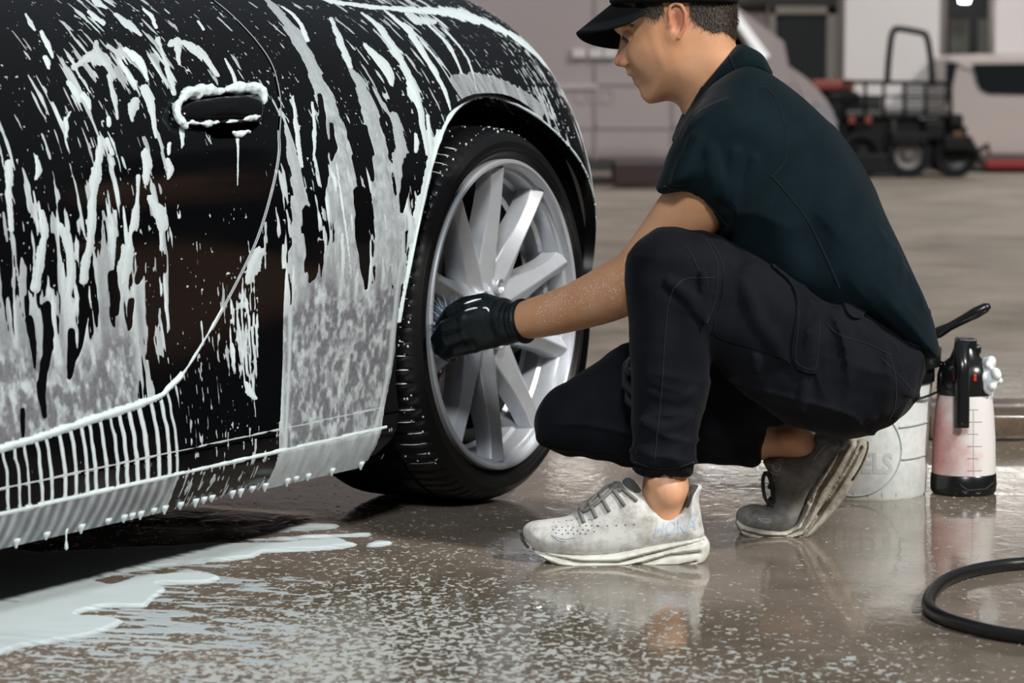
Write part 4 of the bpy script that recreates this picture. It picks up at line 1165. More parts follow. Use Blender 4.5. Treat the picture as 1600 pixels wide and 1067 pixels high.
def shirt_f(p):
    Yc = 5.0 + (p[:, 2] - .55) * .06
    f = inflate(p, SHIRT, Yc, .190 + .0 * smooth01((p[:, 2] - .5) / .2), .105, 2.2)
    f = smin(f, inflate(p, SLEEVE, 4.885, .088, .058), .02)
    f = smin(f, chain(p, ARM_R[:2], [.085, .075]), .03)
    near = np.abs(f) < .03
    if near.any():
        q = p[near]; g = f[near]
        for path, Y, r, sg in FOLDS_S:
            pts = [W3(a, b, Y) for a, b in path]
            m = chain(q, pts, [r * .4] + [r] * (len(pts) - 2) + [r * .4])
            g = g - sg * np.exp(-np.clip(m, 0, None) ** 2 / (2 * (r * 1.0) ** 2)) * r * .6
        w = noise3(np.stack([q[:, 0] * 22, q[:, 1] * 10, q[:, 2] * 9], 1), 11) - .5
        ra = 1 - np.abs(2 * noise3(np.stack([(q[:, 0] + q[:, 2]) * 6.5, q[:, 1] * 9, (q[:, 0] - q[:, 2]) * 2.6], 1), 63) - 1)
        g = g + .006 * w - .0065 * ra ** 5
        f[near] = g
    d = ARM_L[2] - ARM_L[0]; d /= np.linalg.norm(d)
    f = smax(f, -cone(p, ARM_L[1] - d * .045, ARM_L[1] + d * .12, .061, .066), .003)
    return f
V, Q = surface(shirt_f, axis_lines([(.22, .755, .004)]), axis_lines([(4.76, 5.30, .004)]), axis_lines([(.29, .84, .004)]))
V, Q = largest(V, Q)
shirt = mesh_obj('polo_shirt', V, Q, POLO, person)
# ---------------------------------------------------------------- things traced onto a surface
def bvh_of(V, Q): return BVHTree.FromPolygons([tuple(v) for v in V], [tuple(int(i) for i in q) for q in Q])
def obj_bvh(o):
    me = o.data
    return BVHTree.FromPolygons([tuple(o.matrix_world @ v.co) for v in me.vertices], [tuple(p.vertices) for p in me.polygons])
CAMP = Vector((0, 0, CAM_H))
def hit(b, px, py):
    d = Vector(ray(px, py)).normalized()
    r = b.ray_cast(CAMP, d)
    return r[0], r[1]
def on_surface(b, path, off=.001, step=3.0, smooth=6):
    q = resample(spline(path, smooth), step, False); out = []
    for a, c in q:
        h, n = hit(b, a, c)
        if h is not None:
            if n.dot(CAMP - h) < 0: n = -n
            out.append(np.array(h + n * off))
    return np.array(out)
def seam(name, b, path, m, parent, rad=.0011, off=.0004):
    p = on_surface(b, path, off)
    if len(p) > 2: return tube(name, p, rad, m, parent, 6)
def patch(name, b, poly, m, parent, off=.003, step=7.0, thick=.004, smooth=4, curl=0.0):
    """a piece of cloth lying on a surface: an outline in the picture laid onto it"""
    P = resample(spline(poly, smooth, True) if smooth else np.asarray(poly, float), step)
    lo, hi = P.min(0), P.max(0)
    gx, gy = np.meshgrid(np.arange(lo[0], hi[0], step), np.arange(lo[1], hi[1], step))
    g = np.stack([gx.ravel(), gy.ravel()], 1); g = g[inside(g, P)]; g = g[dist_to(g, P) > step * .55]
    V2 = np.vstack([P, g]); n = len(P)
    r = delaunay_2d_cdt([Vector(v) for v in V2], [(i, (i + 1) % n) for i in range(n)], [], 0, 1e-6)
    V2 = np.array([tuple(v) for v in r[0]]); F = np.array([f for f in r[2] if len(f) == 3]); F = F[inside(V2[F].mean(1), P)]
    top, bot, ok = [], [], []
    for a, c in V2:
        h, nn = hit(b, a, c)
        ok.append(h is not None)
        if h is None: top.append((0, 0, 0)); bot.append((0, 0, 0)); continue
        if nn.dot(CAMP - h) < 0: nn = -nn
        top.append(tuple(h + nn * off)); bot.append(tuple(h + nn * (off - thick)))
    ok = np.array(ok); F = F[ok[F].all(1)]
    K = len(V2); cnt = {}
    for f in F:
        for a, c in ((f[0], f[1]), (f[1], f[2]), (f[2], f[0])): cnt[(a, c)] = 1
    Q = [tuple(f) for f in F] + [(a, a + K, c + K, c) for (a, c) in cnt if (c, a) not in cnt]
    V = np.array(top + bot)
    used = sorted({i for q in Q for i in q}); mp = {k: i for i, k in enumerate(used)}
    o = mesh_obj(name, V[used], [tuple(mp[i] for i in q) for q in Q], m, parent)
    o.data.set_sharp_from_angle(angle=R(50))
    return o
def text_on(name, b, txt, org, xdir, ydir, size, m, parent, off=.0006, shear=0.0, thick=None, outline=0.0):
    """lettering laid onto a surface: org in the picture, xdir / ydir the picture directions of the baseline and of up"""
    cu = bpy.data.curves.new('lettering', 'FONT'); cu.body = txt; cu.size = 1; cu.resolution_u = 3
    if outline: cu.fill_mode = 'NONE'; cu.bevel_depth = outline; cu.bevel_resolution = 0
    if thick: cu.offset = thick
    to = bpy.data.objects.new('lettering', cu); COL.objects.link(to)
    dg = bpy.context.evaluated_depsgraph_get(); me = to.evaluated_get(dg).to_mesh()
    bm = bmesh.new(); bm.from_mesh(me); to.evaluated_get(dg).to_mesh_clear()
    bmesh.ops.triangulate(bm, faces=bm.faces[:])
    for _ in range(2):
        es = [e for e in bm.edges if e.calc_length() > .16]
        if es: bmesh.ops.subdivide_edges(bm, edges=es, cuts=1); bmesh.ops.triangulate(bm, faces=bm.faces[:])
    bpy.data.objects.remove(to); bpy.data.curves.remove(cu)
    xd, yd = np.array(xdir, float), np.array(ydir, float); bad = []
    for v in bm.verts:
        q = np.array(org) + size * ((v.co.x + shear * v.co.y) * xd + v.co.y * yd)
        h, n = hit(b, *q)
        if h is None: bad.append(v); continue
        if n.dot(CAMP - h) < 0: n = -n
        v.co = h + n * off
    bmesh.ops.delete(bm, geom=bad, context='VERTS')
    return bm_obj(name, bm, m, parent)

SEAM = cloth('black_thread', (.012, .0125, .014), (.020, .021, .024))
BODY_B = obj_bvh(person); TR_B = obj_bvh(trousers); SH_B = obj_bvh(shirt)
for path in ([(1111, 378), (1124, 400), (1131, 428), (1128, 468), (1117, 505), (1120, 526)], [(1120, 526), (1150, 535), (1174, 543), (1225, 560), (1238, 568)],
             [(1130, 431), (1161, 434), (1194, 429), (1218, 437), (1236, 450)], [(1290, 505), (1309, 522), (1330, 530), (1354, 537), (1390, 554)],
             [(1390, 556), (1399, 590), (1397, 637), (1378, 674)], [(1378, 560), (1412, 596), (1424, 610)],
             [(1043, 479), (1038, 540), (1034, 606), (1023, 717)], [(1052, 452), (1072, 436), (1116, 434)], [(1052, 452), (1043, 479)], [(1073, 385), (1082, 402), (1093, 424)],
             [(1161, 436), (1182, 462), (1220, 530)], [(1103, 374), (1117, 402), (1122, 430), (1117, 470), (1104, 506)], [(992, 722), (1020, 730), (1052, 731), (1084, 722)]):
    seam('trouser_seam', TR_B, path, SEAM, trousers)
flap = patch('pocket_flap', TR_B, [(1203, 416), (1222, 432), (1236, 449), (1245, 474), (1243, 509), (1238, 542), (1238, 559), (1247, 576), (1275, 583), (1282, 559), (1285, 522), (1286, 492), (1270, 466), (1250, 444), (1225, 424)], TROUS, trousers, .0055, 6, .007, 2)
FL_B = obj_bvh(flap)
seam('flap_stitching', FL_B, [(1240, 470), (1248, 490), (1246, 520), (1243, 558), (1250, 571), (1272, 577), (1277, 556), (1280, 520), (1280, 494), (1268, 470)], SEAM, trousers, .0008)
patch('pocket_patch', TR_B, [(1132, 424), (1150, 430), (1190, 424), (1218, 434), (1238, 458), (1244, 500), (1238, 566), (1224, 560), (1174, 543), (1121, 527), (1117, 508), (1128, 468)], TROUS, trousers, .0022, 7, .003, 2)
patch('hip_pocket_fold', TR_B, [(1316, 470), (1330, 464), (1346, 472), (1350, 490), (1340, 500), (1324, 492)], TROUS, trousers, .006, 5, .008, 3)
# polo shirt: collar, seams
COLLAR = Poly2([(1050, 218), (1061, 192), (1077, 156), (1094, 125), (1120, 95), (1150, 70), (1172, 76), (1188, 86), (1199, 104), (1203, 118), (1175, 124), (1140, 130), (1112, 148), (1094, 176), (1078, 205), (1060, 222)], YH)
def collar_f(p):
    f = inflate(p, COLLAR, YH - .005, .098, .030, 2.6)
    neck = inflate(p, HEAD, YH, yhalf(p), .066, 2.3)
    f = smax(f, -(neck - .004), .004)
    n = noise3(p * np.array([26, 26, 26]), 31) - .5
    return f + .003 * n
V, Q = surface(collar_f, axis_lines([(.24, .48, .003)]), axis_lines([(4.92, 5.17, .003)]), axis_lines([(.69, .90, .003)]))
V, Q = largest(V, Q)
collar = mesh_obj('collar', V, Q, POLO, shirt)
CO_B = obj_bvh(collar)
SEAM2 = cloth('teal_thread', (.007, .012, .015), (.011, .018, .022))
seam('collar_seam', CO_B, [(1140, 84), (1144, 98), (1150, 110), (1163, 118)], SEAM2, shirt, .0009)
seam('collar_seam', CO_B, [(1105, 122), (1088, 152), (1072, 190), (1062, 210)], SEAM2, shirt, .0009)
0 and patch('collar_leaf', SH_B, [(1200, 108), (1206, 122), (1190, 128), (1165, 122), (1150, 112), (1170, 104)], POLO, shirt, .008, 5, .010, 3)
for path in ([(1190, 128), (1213, 158), (1228, 205), (1226, 250), (1205, 278)], [(1206, 275), (1232, 305), (1262, 345), (1290, 400), (1312, 450)], [(1038, 291), (1075, 298), (1108, 320), (1136, 352)],
             [(1345, 500), (1390, 520), (1438, 543)]):
    seam('shirt_seam', SH_B, path, SEAM2, shirt)
# ---------------------------------------------------------------- cap
CROWN = Poly2([(956, 12), (954, -8), (962, -36), (990, -64), (1040, -80), (1100, -74), (1140, -40), (1153, 10), (1100, 60), (1000, 60)], YH)
zb = W3(1060, 6, YH)[2]
def crown_f(p):
    f = inflate(p, CROWN, YH, .0915, .072, 2.4)
    return np.maximum(f, zb + .012 * ((p[:, 0] - .29) / .1) ** 2 * 0 - p[:, 2] - .0)
V, Q = surface(crown_f, axis_lines([(.14, .42, .004)]), axis_lines([(4.95, 5.15, .004)]), axis_lines([(.93, 1.05, .004)]))
cap = mesh_obj('cap', V, Q, CAPM, person)
band = []
V, F = [], []
na, nb = 33, 14
for j in range(nb + 1):
    for i in range(na + 1):
        a = -1 + 2 * i / na; b = j / nb
        at0 = np.array([958 + 46 * a * a, 6 + 13 * a * a])
        L = (1 - abs(a) ** 2.6) ** .62
        q = at0 + np.array([-57, 49]) * L * b
        # arch across, and a slight roll of the head away from the camera
        q[1] += 14 * a * a * (b ** .5) - 3 * (1 - a * a) * b + (-9 if a > 0 else 38) * abs(a) * (.25 + .75 * b) * (1 - .4 * L)
        w = W3(q[0], q[1], YH); V.append((w[0], YH - a * .083, w[2]))
for j in range(nb):
    for i in range(na):
        k = j * (na + 1) + i; F.append((k, k + 1, k + na + 2, k + na + 1))
brim = mesh_obj('cap_brim', V, F, CAPM, cap)
md = brim.modifiers.new('thickness', 'SOLIDIFY'); md.thickness = .0035; md.offset = 0
# ---------------------------------------------------------------- hair
HAIRM = NT('brown_hair'); _v = HAIRM.coord()
HAIRM.set(Base_Color=HAIRM.ramp(HAIRM.noise(_v, 210, 3, .7), [(.32, (.013, .008, .005)), (.55, (.045, .029, .017)), (.75, (.115, .075, .042))]), Roughness=.5)
HAIRM.bump(HAIRM.noise(_v, 300, 2), .6, .002); HAIRM = HAIRM.m
HAIRP = np.array([(990, 4), (993, 17), (1003, 25), (1013, 30), (1024, 30), (1033, 24), (1038, 12), (1046, 4), (1062, 5), (1068, 20), (1076, 30), (1086, 40), (1096, 47), (1110, 52), (1127, 51), (1146, 62), (1156, 40), (1158, -10), (1060, -70), (985, -10)], float)
Vb = np.array([v.co for v in person.data.vertices]); Nb = np.array([v.normal for v in person.data.vertices])
hd = (Vb[:, 2] > .85) & (Vb[:, 1] > 4.95)
pj = proj(np.stack([Vb[:, 0], np.full(len(Vb), YH), Vb[:, 2]], 1))
hm = hd & inside(pj, HAIRP)
# not on the ear
ear_c = W3(1053, 35, YH); hm &= ~((np.abs(Vb[:, 0] - ear_c[0]) < .022) & (np.abs(Vb[:, 2] - ear_c[2]) < .036) & (np.abs(Vb[:, 1] - YH) > .060))
Fb = [tuple(p.vertices) for p in person.data.polygons if all(hm[i] for i in p.vertices)]
used = sorted({i for f in Fb for i in f}); mp = {k: i for i, k in enumerate(used)}
hp = [Vb[i] + Nb[i] * .0022 for i in used]
hf = [tuple(mp[i] for i in f) for f in Fb]
rng = np.random.default_rng(5)
base = len(hp); HV, HF = list(hp), list(hf)
cand = np.nonzero(hm & (pj[:, 1] > -12))[0]
for i in rng.choice(cand, min(5200, len(cand) * 2)):
    p, n = Vb[i] + rng.normal(0, .0008, 3), Nb[i]
    dn = np.array([.25 + rng.normal(0, .3), rng.normal(0, .25), -1.0]); dn -= n * (dn @ n); dn /= np.linalg.norm(dn) + 1e-9
    L = rng.uniform(.004, .011) * (.55 if pj[i, 1] > 36 else 1); s = np.cross(n, dn) * .00038
    m_ = p + n * (.0022 + L * .35) + dn * L * .5; e = p + n * (.002 + L * .45) + dn * L
    k = len(HV); HV += [p + n * .001 - s, p + n * .001 + s, m_ - s, m_ + s, e]; HF += [(k, k + 1, k + 3, k + 2), (k + 2, k + 3, k + 4)]
hair = mesh_obj('hair', HV, HF, HAIRM, person)
for sg in (1, -1):
    EYEB, EYF = [], []
    for k in range(90):
        t = rng.uniform(0, 1); q = W3(970.5 + 20 * t, 46 - 6 * t + rng.normal(0, 1.2), YH)
        y = YH - sg * (.016 + .034 * t)
        h = BODY_B.find_nearest(Vector((q[0], y, q[2])))
        p, n = np.array(h[0]), np.array(h[1]); d = np.array([.8, -sg * .5, .3 + rng.normal(0, .2)]); d /= np.linalg.norm(d)
        s = np.cross(n, d) * .0004; j = len(EYEB)
        EYEB += [p - s, p + s, p + n * .002 + d * .008]; EYF.append((j, j + 1, j + 2))
    mesh_obj('eyebrow', EYEB, EYF, HAIRM, person)
LASH = mat('dark_lashes', (.012, .007, .005), .6)
EYEM = mat('eye_dark', (.05, .035, .03), .2)
for sg in (1, -1):
    c = np.array([W3(981.5, 58.5, YH)[0], YH - sg * .0285, W3(981.5, 58.5, YH)[2]])
    bm = bmesh.new(); bmesh.ops.create_uvsphere(bm, u_segments=20, v_segments=14, radius=.0110); bmesh.ops.translate(bm, verts=bm.verts, vec=Vector(c))
    bm_obj('eye', bm, EYEM, person, True)
    lp = []
    for k in range(9):
        a = R(-70 + 150 * k / 8)
        lp.append(c + .0137 * np.array([-math.cos(a) * .93, -sg * math.sin(a), -.18 + .12 * math.cos(a)]) + np.array([0, 0, -.0022]))
    tube('eyelash', lp, .0009, LASH, person, 6)
LIPM = mat('lip_skin', (.42, .17, .13), .45)
# ---------------------------------------------------------------- gloves
GLOVE = NT('black_nitrile'); _v = GLOVE.coord()
GLOVE.set(Base_Color=(.0035, .0068, .0088), Roughness=.38); GLOVE.b.inputs['Specular IOR Level'].default_value = .4
GLOVE.bump(GLOVE.noise(_v, 70, 3, .6, 1.2), .35, .004); GLOVE = GLOVE.m
FING = [  # knuckle, two joints, tip of each finger
    [(735, 481, 5.225), (704, 488, 5.243), (690, 506, 5.268), (697, 523, 5.29)],
    [(727, 500, 5.215), (696, 511, 5.233), (683, 530, 5.260), (690, 545, 5.284)],
    [(729, 521, 5.215), (699, 533, 5.231), (687, 546, 5.256), (697, 555, 5.28)],
    [(742, 540, 5.222), (713, 548, 5.238), (698, 553, 5.258), (706, 560, 5.275)]]
THUMB = [(788, 482, 5.205), (757, 470, 5.232), (725, 475, 5.262), (704, 486, 5.288)]
def glove_f(p):
    f = chain(p, [W3(818, 501, 5.172), W3(800, 504, 5.188)], [.0385, .0365])
    f = smin(f, ellip(p, W3(765, 508, 5.205), (.042, .024, .041), np.array([[.96, -.27, 0], [.27, .96, 0], [0, 0, 1]]).T), .02)
    for i, fg in enumerate(FING):
        pts = [W3(*q) for q in fg]; s = (.0128, .0132, .0126, .0112)[i]
        f = smin(f, cone(p, W3(795, 492 + i * 7, 5.19), pts[0], .017, s * 1.12), .012)
        f = smin(f, chain(p, pts, [s * 1.12, s * 1.02, s * .93, s * .82]), .0045)
    f = smin(f, chain(p, [W3(*q) for q in THUMB], [.018, .0145, .0135, .0115]), .010)
    # cuff: rolled hem and creases
    a = W3(818, 501, 5.172); d = W3(800, 504, 5.188) - a; d /= np.linalg.norm(d)
    t = (p - a) @ d
    n = noise3(np.stack([t * 160, p[:, 2] * 22, p[:, 1] * 22], 1), 41) - .5
    cre = np.exp(-((t - .012) / .03) ** 2)
    f = f + .0035 * n * cre
    f = np.where(np.abs(t) < .004, f - .0025, f)
    f = smax(f, -(t + .006), .002)
    q = W3(760, 505, 5.2)
    w = noise3(np.stack([(p[:, 0] + .5 * p[:, 2]) * 95, p[:, 2] * 14, p[:, 1] * 14], 1), 43) - .5
    f = f + .0028 * w * np.exp(-np.sum((p - W3(775, 510, 5.19)) ** 2, 1) / .045 ** 2)
    return f
V, Q = surface(glove_f, axis_lines([(-.16, .045, .0016)]), axis_lines([(5.12, 5.32, .0016)]), axis_lines([(.27, .44, .0016)]))
V, Q = largest(V, Q)
tag(mesh_obj('glove', V, Q, GLOVE, person))
c0 = W3(812, 502, 5.178); c1 = W3(1083, 525, 5.045)
Vr = V - c0; Vr[:, 1] *= -1
rot = np.array(Matrix.Rotation(R(-28), 3, 'Y'))
mesh_obj('glove', c1 + Vr @ rot.T * .98, Q[:, ::-1].copy(), GLOVE, person)
SUDS = NT('white_suds'); _v = SUDS.coord()
SUDS.set(Base_Color=(.78, .82, .82), Roughness=.55, Subsurface_Weight=.0); SUDS.bump(SUDS.noise(_v, 260, 2), .25, .002); SUDS = SUDS.m
GL_B = bvh_of(V, Q)
for path in ([(726, 486), (736, 483), (746, 481)], [(754, 481), (761, 482), (764, 487)], [(725, 475), (740, 470), (752, 467)]):
    p = on_surface(GL_B, path, .0003, 1.5)
    if len(p) > 2: tube('suds_streak', p, np.interp(np.linspace(0, 1, len(p)), [0, .2, .8, 1], [.0006, .0018, .0018, .0006]), SUDS, person, 8)
# ---------------------------------------------------------------- running shoes
def shoe_cloth(name, base, dirt, lo, hi):
    t = NT(name); v = t.coord()
    n = t.math('ADD', t.math('MULTIPLY', t.noise(v, 16, 4, .65), .6), t.math('MULTIPLY', t.noise(v, 70, 3, .6), .4))
    t.set(Base_Color=t.ramp(n, [(lo, base), (hi, dirt)]), Roughness=.85)
    w = t.noise(v, 800, 2); t.bump(w, .3, .0008)
    return t.m
UP_L = shoe_cloth('dusty_white_mesh', (.60, .60, .575), (.27, .25, .215), .46, .68)
SOLE_L = shoe_cloth('worn_white_foam', (.66, .66, .61), (.44, .41, .34), .46, .72)
UP_R = shoe_cloth('darker_grey_mesh', (.24, .23, .215), (.095, .088, .08), .40, .66)  # far shoe repeats the near shoe's materials in darker tones
SOLE_R = shoe_cloth('darker_foam', (.60, .57, .49), (.24, .205, .16), .40, .62)
LACE_L = shoe_cloth('grey_lace', (.20, .19, .17), (.12, .11, .10), .4, .7)
LACE_R = shoe_cloth('dark_lace', (.06, .058, .055), (.03, .03, .03), .4, .7)
OUTS = mat('brown_outsole', (.05, .035, .022), .7)
LOGO_L = mat('pale_blue_print', (.42, .50, .56), .6)
LOGO_R = mat('grey_print', (.36, .34, .31), .6)
def make_shoe(Y, upper, sole, grooves, opening, um, sm, zr, xr, wx, lacerows, lm, logo, laps, outs, laid=(), patches=(), holes=()):
    up, so = Poly2(upper, Y), Poly2(sole, Y, sub=5)
    sp = proj_x = None
    def hw(p):                              # half width along the foot
        return np.interp(p[:, 0], [w[0] for w in wx], [w[1] for w in wx])
    def sole_f(p):
        f = inflate(p, so, Y, hw(p) + .004, .014, 2.6)
        for path, r in grooves:
            pts = [W3(a, b, Y) for a, b in path]
            d = None
            q = p.copy(); q[:, 1] = Y
            d = chain(q, pts, [0.0] * len(pts))
            f = f + .0042 * np.exp(-(d / r) ** 2)
        return f
    def upper_f(p):
        f = inflate(p, up, Y, hw(p) - .001, .038, 2.3)
        for a, b, ra, rb in opening:
            f = smax(f, -cone(p, a, b, ra, rb), .006)
        return f
    xs = axis_lines([(xr[0], xr[1], .0025)]); ys = axis_lines([(Y - .075, Y + .075, .0025)]); zs = axis_lines([(zr[0], zr[1], .0025)])
    V, Q = surface(upper_f, xs, ys, zs); V, Q = largest(V, Q)
    shoe = mesh_obj('running_shoe', V, Q, um, person)
    UB_ = bvh_of(V, Q)
    V, Q = surface(sole_f, xs, ys, zs); V, Q = largest(V, Q); V[:, 2] = np.maximum(V[:, 2], .0004)
    ms = mesh_obj('midsole', V, Q, sm, shoe)
    MB_ = bvh_of(V, Q)
    seam('outsole', MB_, outs, OUTS, shoe, .0030, -.001)
    for rows in lacerows:
        p = [np.array([W3(a, b, Y)[0], y, W3(a, b, Y)[2]]) for a, b, y in rows]
        tube('lace', spline(p, 5), .0034, lm, shoe, 8, flat=(1.3, .7))
    for path, r in laid:
        p = on_surface(UB_, path, .0022, 2.5)
        if len(p) > 2: tube('lace', p, r, lm, shoe, 8)
    for nm, poly, mm, o_ in patches:
        patch(nm, UB_, poly, mm, shoe, o_, 3.5, .003, 2)
    if holes:
        parts = []
        for a, b in holes:
            h, n = hit(UB_, a, b)
            if h is None: continue
            h, n = np.array(h) + np.array(n) * .0003, np.array(n); e1 = np.cross(n, [0, 0, 1.]); e1 /= np.linalg.norm(e1); e2 = np.cross(n, e1)
            parts.append(([h + .0017 * math.cos(q) * e1 + .0010 * math.sin(q) * e2 for q in np.linspace(0, 2 * PI, 9)[:-1]], [tuple(range(8))]))
        V, F = join_parts(parts); mesh_obj('perforations', V, F, LINING, shoe)['kind'] = 'stuff'
    for txt, org, xd, yd, size, mm, sh in logo:
        text_on('lettering', UB_, txt, org, xd, yd, size, mm, shoe, .0007, sh, thick=.02)
    for path, mm in laps:
        seam('overlay_line', UB_, path, mm, shoe, .0008)
    return shoe
YL, YR = 4.845, 5.14
XL = lambda px: W3(px, 850, YL)[0]
XR = lambda px: W3(px, 800, YR)[0]
LINING = mat('dark_grey_lining', (.07, .07, .068), .9)
lace = []
LAID = [([(906, 797), (913, 817)], .0034), ([(922, 786), (932, 809)], .0034), ([(938, 773), (952, 799)], .0034), ([(955, 762), (976, 790)], .0034), ([(966, 758), (994, 783)], .0034),
        ([(970, 758), (956, 755), (938, 766), (918, 786), (909, 797), (916, 799), (938, 784), (960, 764), (970, 758)], .0036), ([(969, 760), (950, 762), (926, 783), (908, 800)], .0034), ([(968, 758), (972, 764), (966, 768)], .0042)]
PATCHL = [('heel_lining', [(1071, 790), (1073, 770), (1082, 759), (1091, 760), (1083, 774), (1077, 792)], LINING, .0016), ('tongue_top', [(973, 754), (980, 747), (989, 752), (1001, 767), (992, 770), (980, 762)], LINING, .0018)]
_r = np.random.default_rng(9)
HOLES = [(866 + 9 * i + 4 * (k % 2) + _r.normal(0, 1), 816 + 6 * k + .04 * i * k + _r.normal(0, 1) - 1.1 * i * (k < 1)) for k in range(4) for i in range(8 if k < 3 else 6)] + [(935 + 14 * i, 822 - .6 * i) for i in range(5)]
make_shoe(YL,
    [(821, 846), (817, 832), (819, 822), (831, 815), (852, 812), (882, 808), (903, 800), (916, 789), (930, 776), (948, 763), (970, 753), (979, 745), (990, 750), (1003, 767), (1017, 782), (1034, 796), (1051, 802), (1065, 796), (1070, 780), (1074, 765), (1086, 757), (1097, 759), (1092, 778), (1094, 795), (1097, 815), (1098, 840), (1060, 852), (985, 866), (900, 870), (845, 864)],
    [(814, 829), (820, 842), (837, 852), (882, 859), (944, 859), (986, 852), (1027, 844), (1068, 839), (1097, 836), (1107, 844), (1109, 856), (1105, 869), (1093, 881), (1074, 887), (1037, 890), (975, 891), (915, 892), (882, 886), (852, 872), (825, 855), (814, 842)],
    [([(830, 855), (860, 864), (903, 871), (965, 872), (1006, 862), (1058, 850), (1098, 842)], .0028), ([(905, 885), (960, 883), (1000, 875), (1045, 862), (1090, 858)], .0028), ([(950, 892), (985, 884), (1000, 880)], .002), ([(1030, 890), (1060, 878), (1085, 872)], .002)],
    [(W3(1040, 700, YL), W3(1040, 770, YL), .040, .0385), (W3(1040, 770, YL), W3(1040, 790, YL), .034, .026)],
    UP_L, SOLE_L, (-.004, .18), (0.01, .345), [(XL(813), .018), (XL(830), .037), (XL(870), .049), (XL(910), .052), (XL(970), .046), (XL(1040), .040), (XL(1080), .039), (XL(1100), .030), (XL(1110), .018)],
    lace, LACE_L, [('HOKA', (1021, 840), (.72, -.14), (.05, -1), 32, LOGO_L, .12)],
    [([(862, 836), (882, 842), (900, 839)], LOGO_L), ([(862, 836), (874, 844), (886, 845)], LOGO_L)], [(815, 832), (818, 845), (828, 858)], LAID, PATCHL, HOLES)
rl = [[(1200, 786, YR - .02), (1192, 770, YR - .028), (1190, 745, YR - .03), (1196, 735, YR - .024), (1203, 752, YR - .022), (1206, 778, YR - .02)],
      [(1203, 782, YR - .02), (1210, 795, YR - .03), (1218, 806, YR - .036)], [(1202, 740, YR - .02), (1199, 742, YR), (1202, 740, YR + .02)], [(1205, 760, YR - .024), (1203, 762, YR), (1205, 760, YR + .02)],
      [(1206, 780, YR - .026), (1203, 784, YR), (1206, 780, YR + .02)]]
make_shoe(YR,
    [(1152, 822), (1150, 808), (1152, 799), (1159, 793), (1177, 788), (1196, 790), (1205, 783), (1207, 764), (1202, 740), (1193, 724), (1194, 712), (1212, 709), (1233, 707), (1254, 702), (1266, 690), (1275, 677), (1290, 675), (1311, 682), (1322, 690), (1306, 715), (1288, 740), (1272, 760), (1258, 790), (1248, 815), (1230, 830), (1200, 832), (1170, 829)],
    [(1149.6, 811), (1150.6, 822), (1161, 836), (1182, 843), (1212, 847), (1237, 845), (1262, 836), (1279, 822), (1295, 805), (1314, 782), (1332, 753), (1347, 728), (1356, 705), (1356, 690), (1349, 684), (1336, 683), (1317, 684), (1301, 708), (1283, 733), (1266, 756), (1254, 784), (1245, 809), (1233, 821), (1217, 824), (1182, 820), (1157, 814)],
    [([(1160, 826), (1190, 832), (1225, 833), (1248, 822), (1262, 795), (1275, 765), (1300, 728), (1322, 690)], .0026), ([(1175, 838), (1215, 841), (1250, 832), (1272, 806), (1290, 772), (1312, 735), (1336, 688)], .0028), ([(1275, 800), (1300, 765), (1325, 725), (1342, 695)], .0026), ([(1262, 780), (1290, 740), (1312, 700)], .0024)],
    [(W3(1170, 686, YR), W3(1236, 690, YR), .036, .035), (W3(1236, 690, YR), W3(1262, 698, YR), .033, .026)],
    UP_R, SOLE_R, (-.004, .19), (.38, .66), [(XR(1149), .020), (XR(1165), .040), (XR(1195), .050), (XR(1230), .050), (XR(1280), .043), (XR(1330), .039), (XR(1360), .026)],
    rl, LACE_R, [('HOKA', (1210, 753), (.42, -.90), (-.88, -.42), 20, LOGO_R, .0)],
    [([(1184, 810), (1204, 812), (1196, 817), (1184, 810)], LOGO_R), ([(1290, 696), (1280, 706), (1272, 718)], LOGO_R)], [(1356, 688), (1354, 706), (1345, 728), (1332, 750)])
# water beads on the wet forearm
DROP = mat('water_bead', (.85, .80, .74), .08)
rg = np.random.default_rng(21); parts = []
for k in range(420):
    t_ = rg.uniform(0, 1); a = 838 + 150 * t_; b = 500 - 62 * t_ + rg.normal(-8, 20)
    h, n = hit(BODY_B, a, b)
    if h is None: continue
    h, n = np.array(h), np.array(n); s_ = rg.uniform(.0004, .0011)
    e1 = np.cross(n, [.3, .2, .9]); e1 /= np.linalg.norm(e1); e2 = np.cross(n, e1)
    V = [h + s_ * (math.cos(q) * e1 + math.sin(q) * e2) for q in np.linspace(0, 2 * PI, 6)[:-1]] + [h + n * s_ * .7]
    parts.append((V, [(i, (i + 1) % 5, 5) for i in range(5)]))
V, F = join_parts(parts)
mesh_obj('water_beads', V, F, DROP, person)['kind'] = 'stuff'
# ---------------------------------------------------------------- bucket, brushes, sprayer, hose
def stained(name, base, a, b, lo=.45, hi=.7, scale=9, rough=.5):
    t = NT(name); v = t.coord()
    n = t.math('ADD', t.math('MULTIPLY', t.noise(v, scale, 5, .65), .7), t.math('MULTIPLY', t.noise(v, scale * 8, 3), .3))
    c = t.ramp(n, [(lo, base), (hi, a)]); t.set(Base_Color=c, Roughness=rough)
    t.bump(t.noise(v, 90, 3), .06, .001)
    return t.m
WHITEP = stained('white_bucket_plastic', (.66, .68, .66), (.50, .53, .50), None)
BLACKP = mat('glossy_black_plastic', (.007, .0075, .008), .25, bump=.05)
GREYP = mat('grey_print', (.36, .40, .40), .6)
RIM_Z = .292
bc = ground(1347, 783); bc = np.array([bc[0], bc[1] + .138, 0])
bucket = empty('bucket', tuple(bc), 'white plastic bucket with black rim and grey print behind the crouching man', 'bucket')
def at_base(o, c):
    for v in o.data.vertices: v.co += Vector(c)
    return o
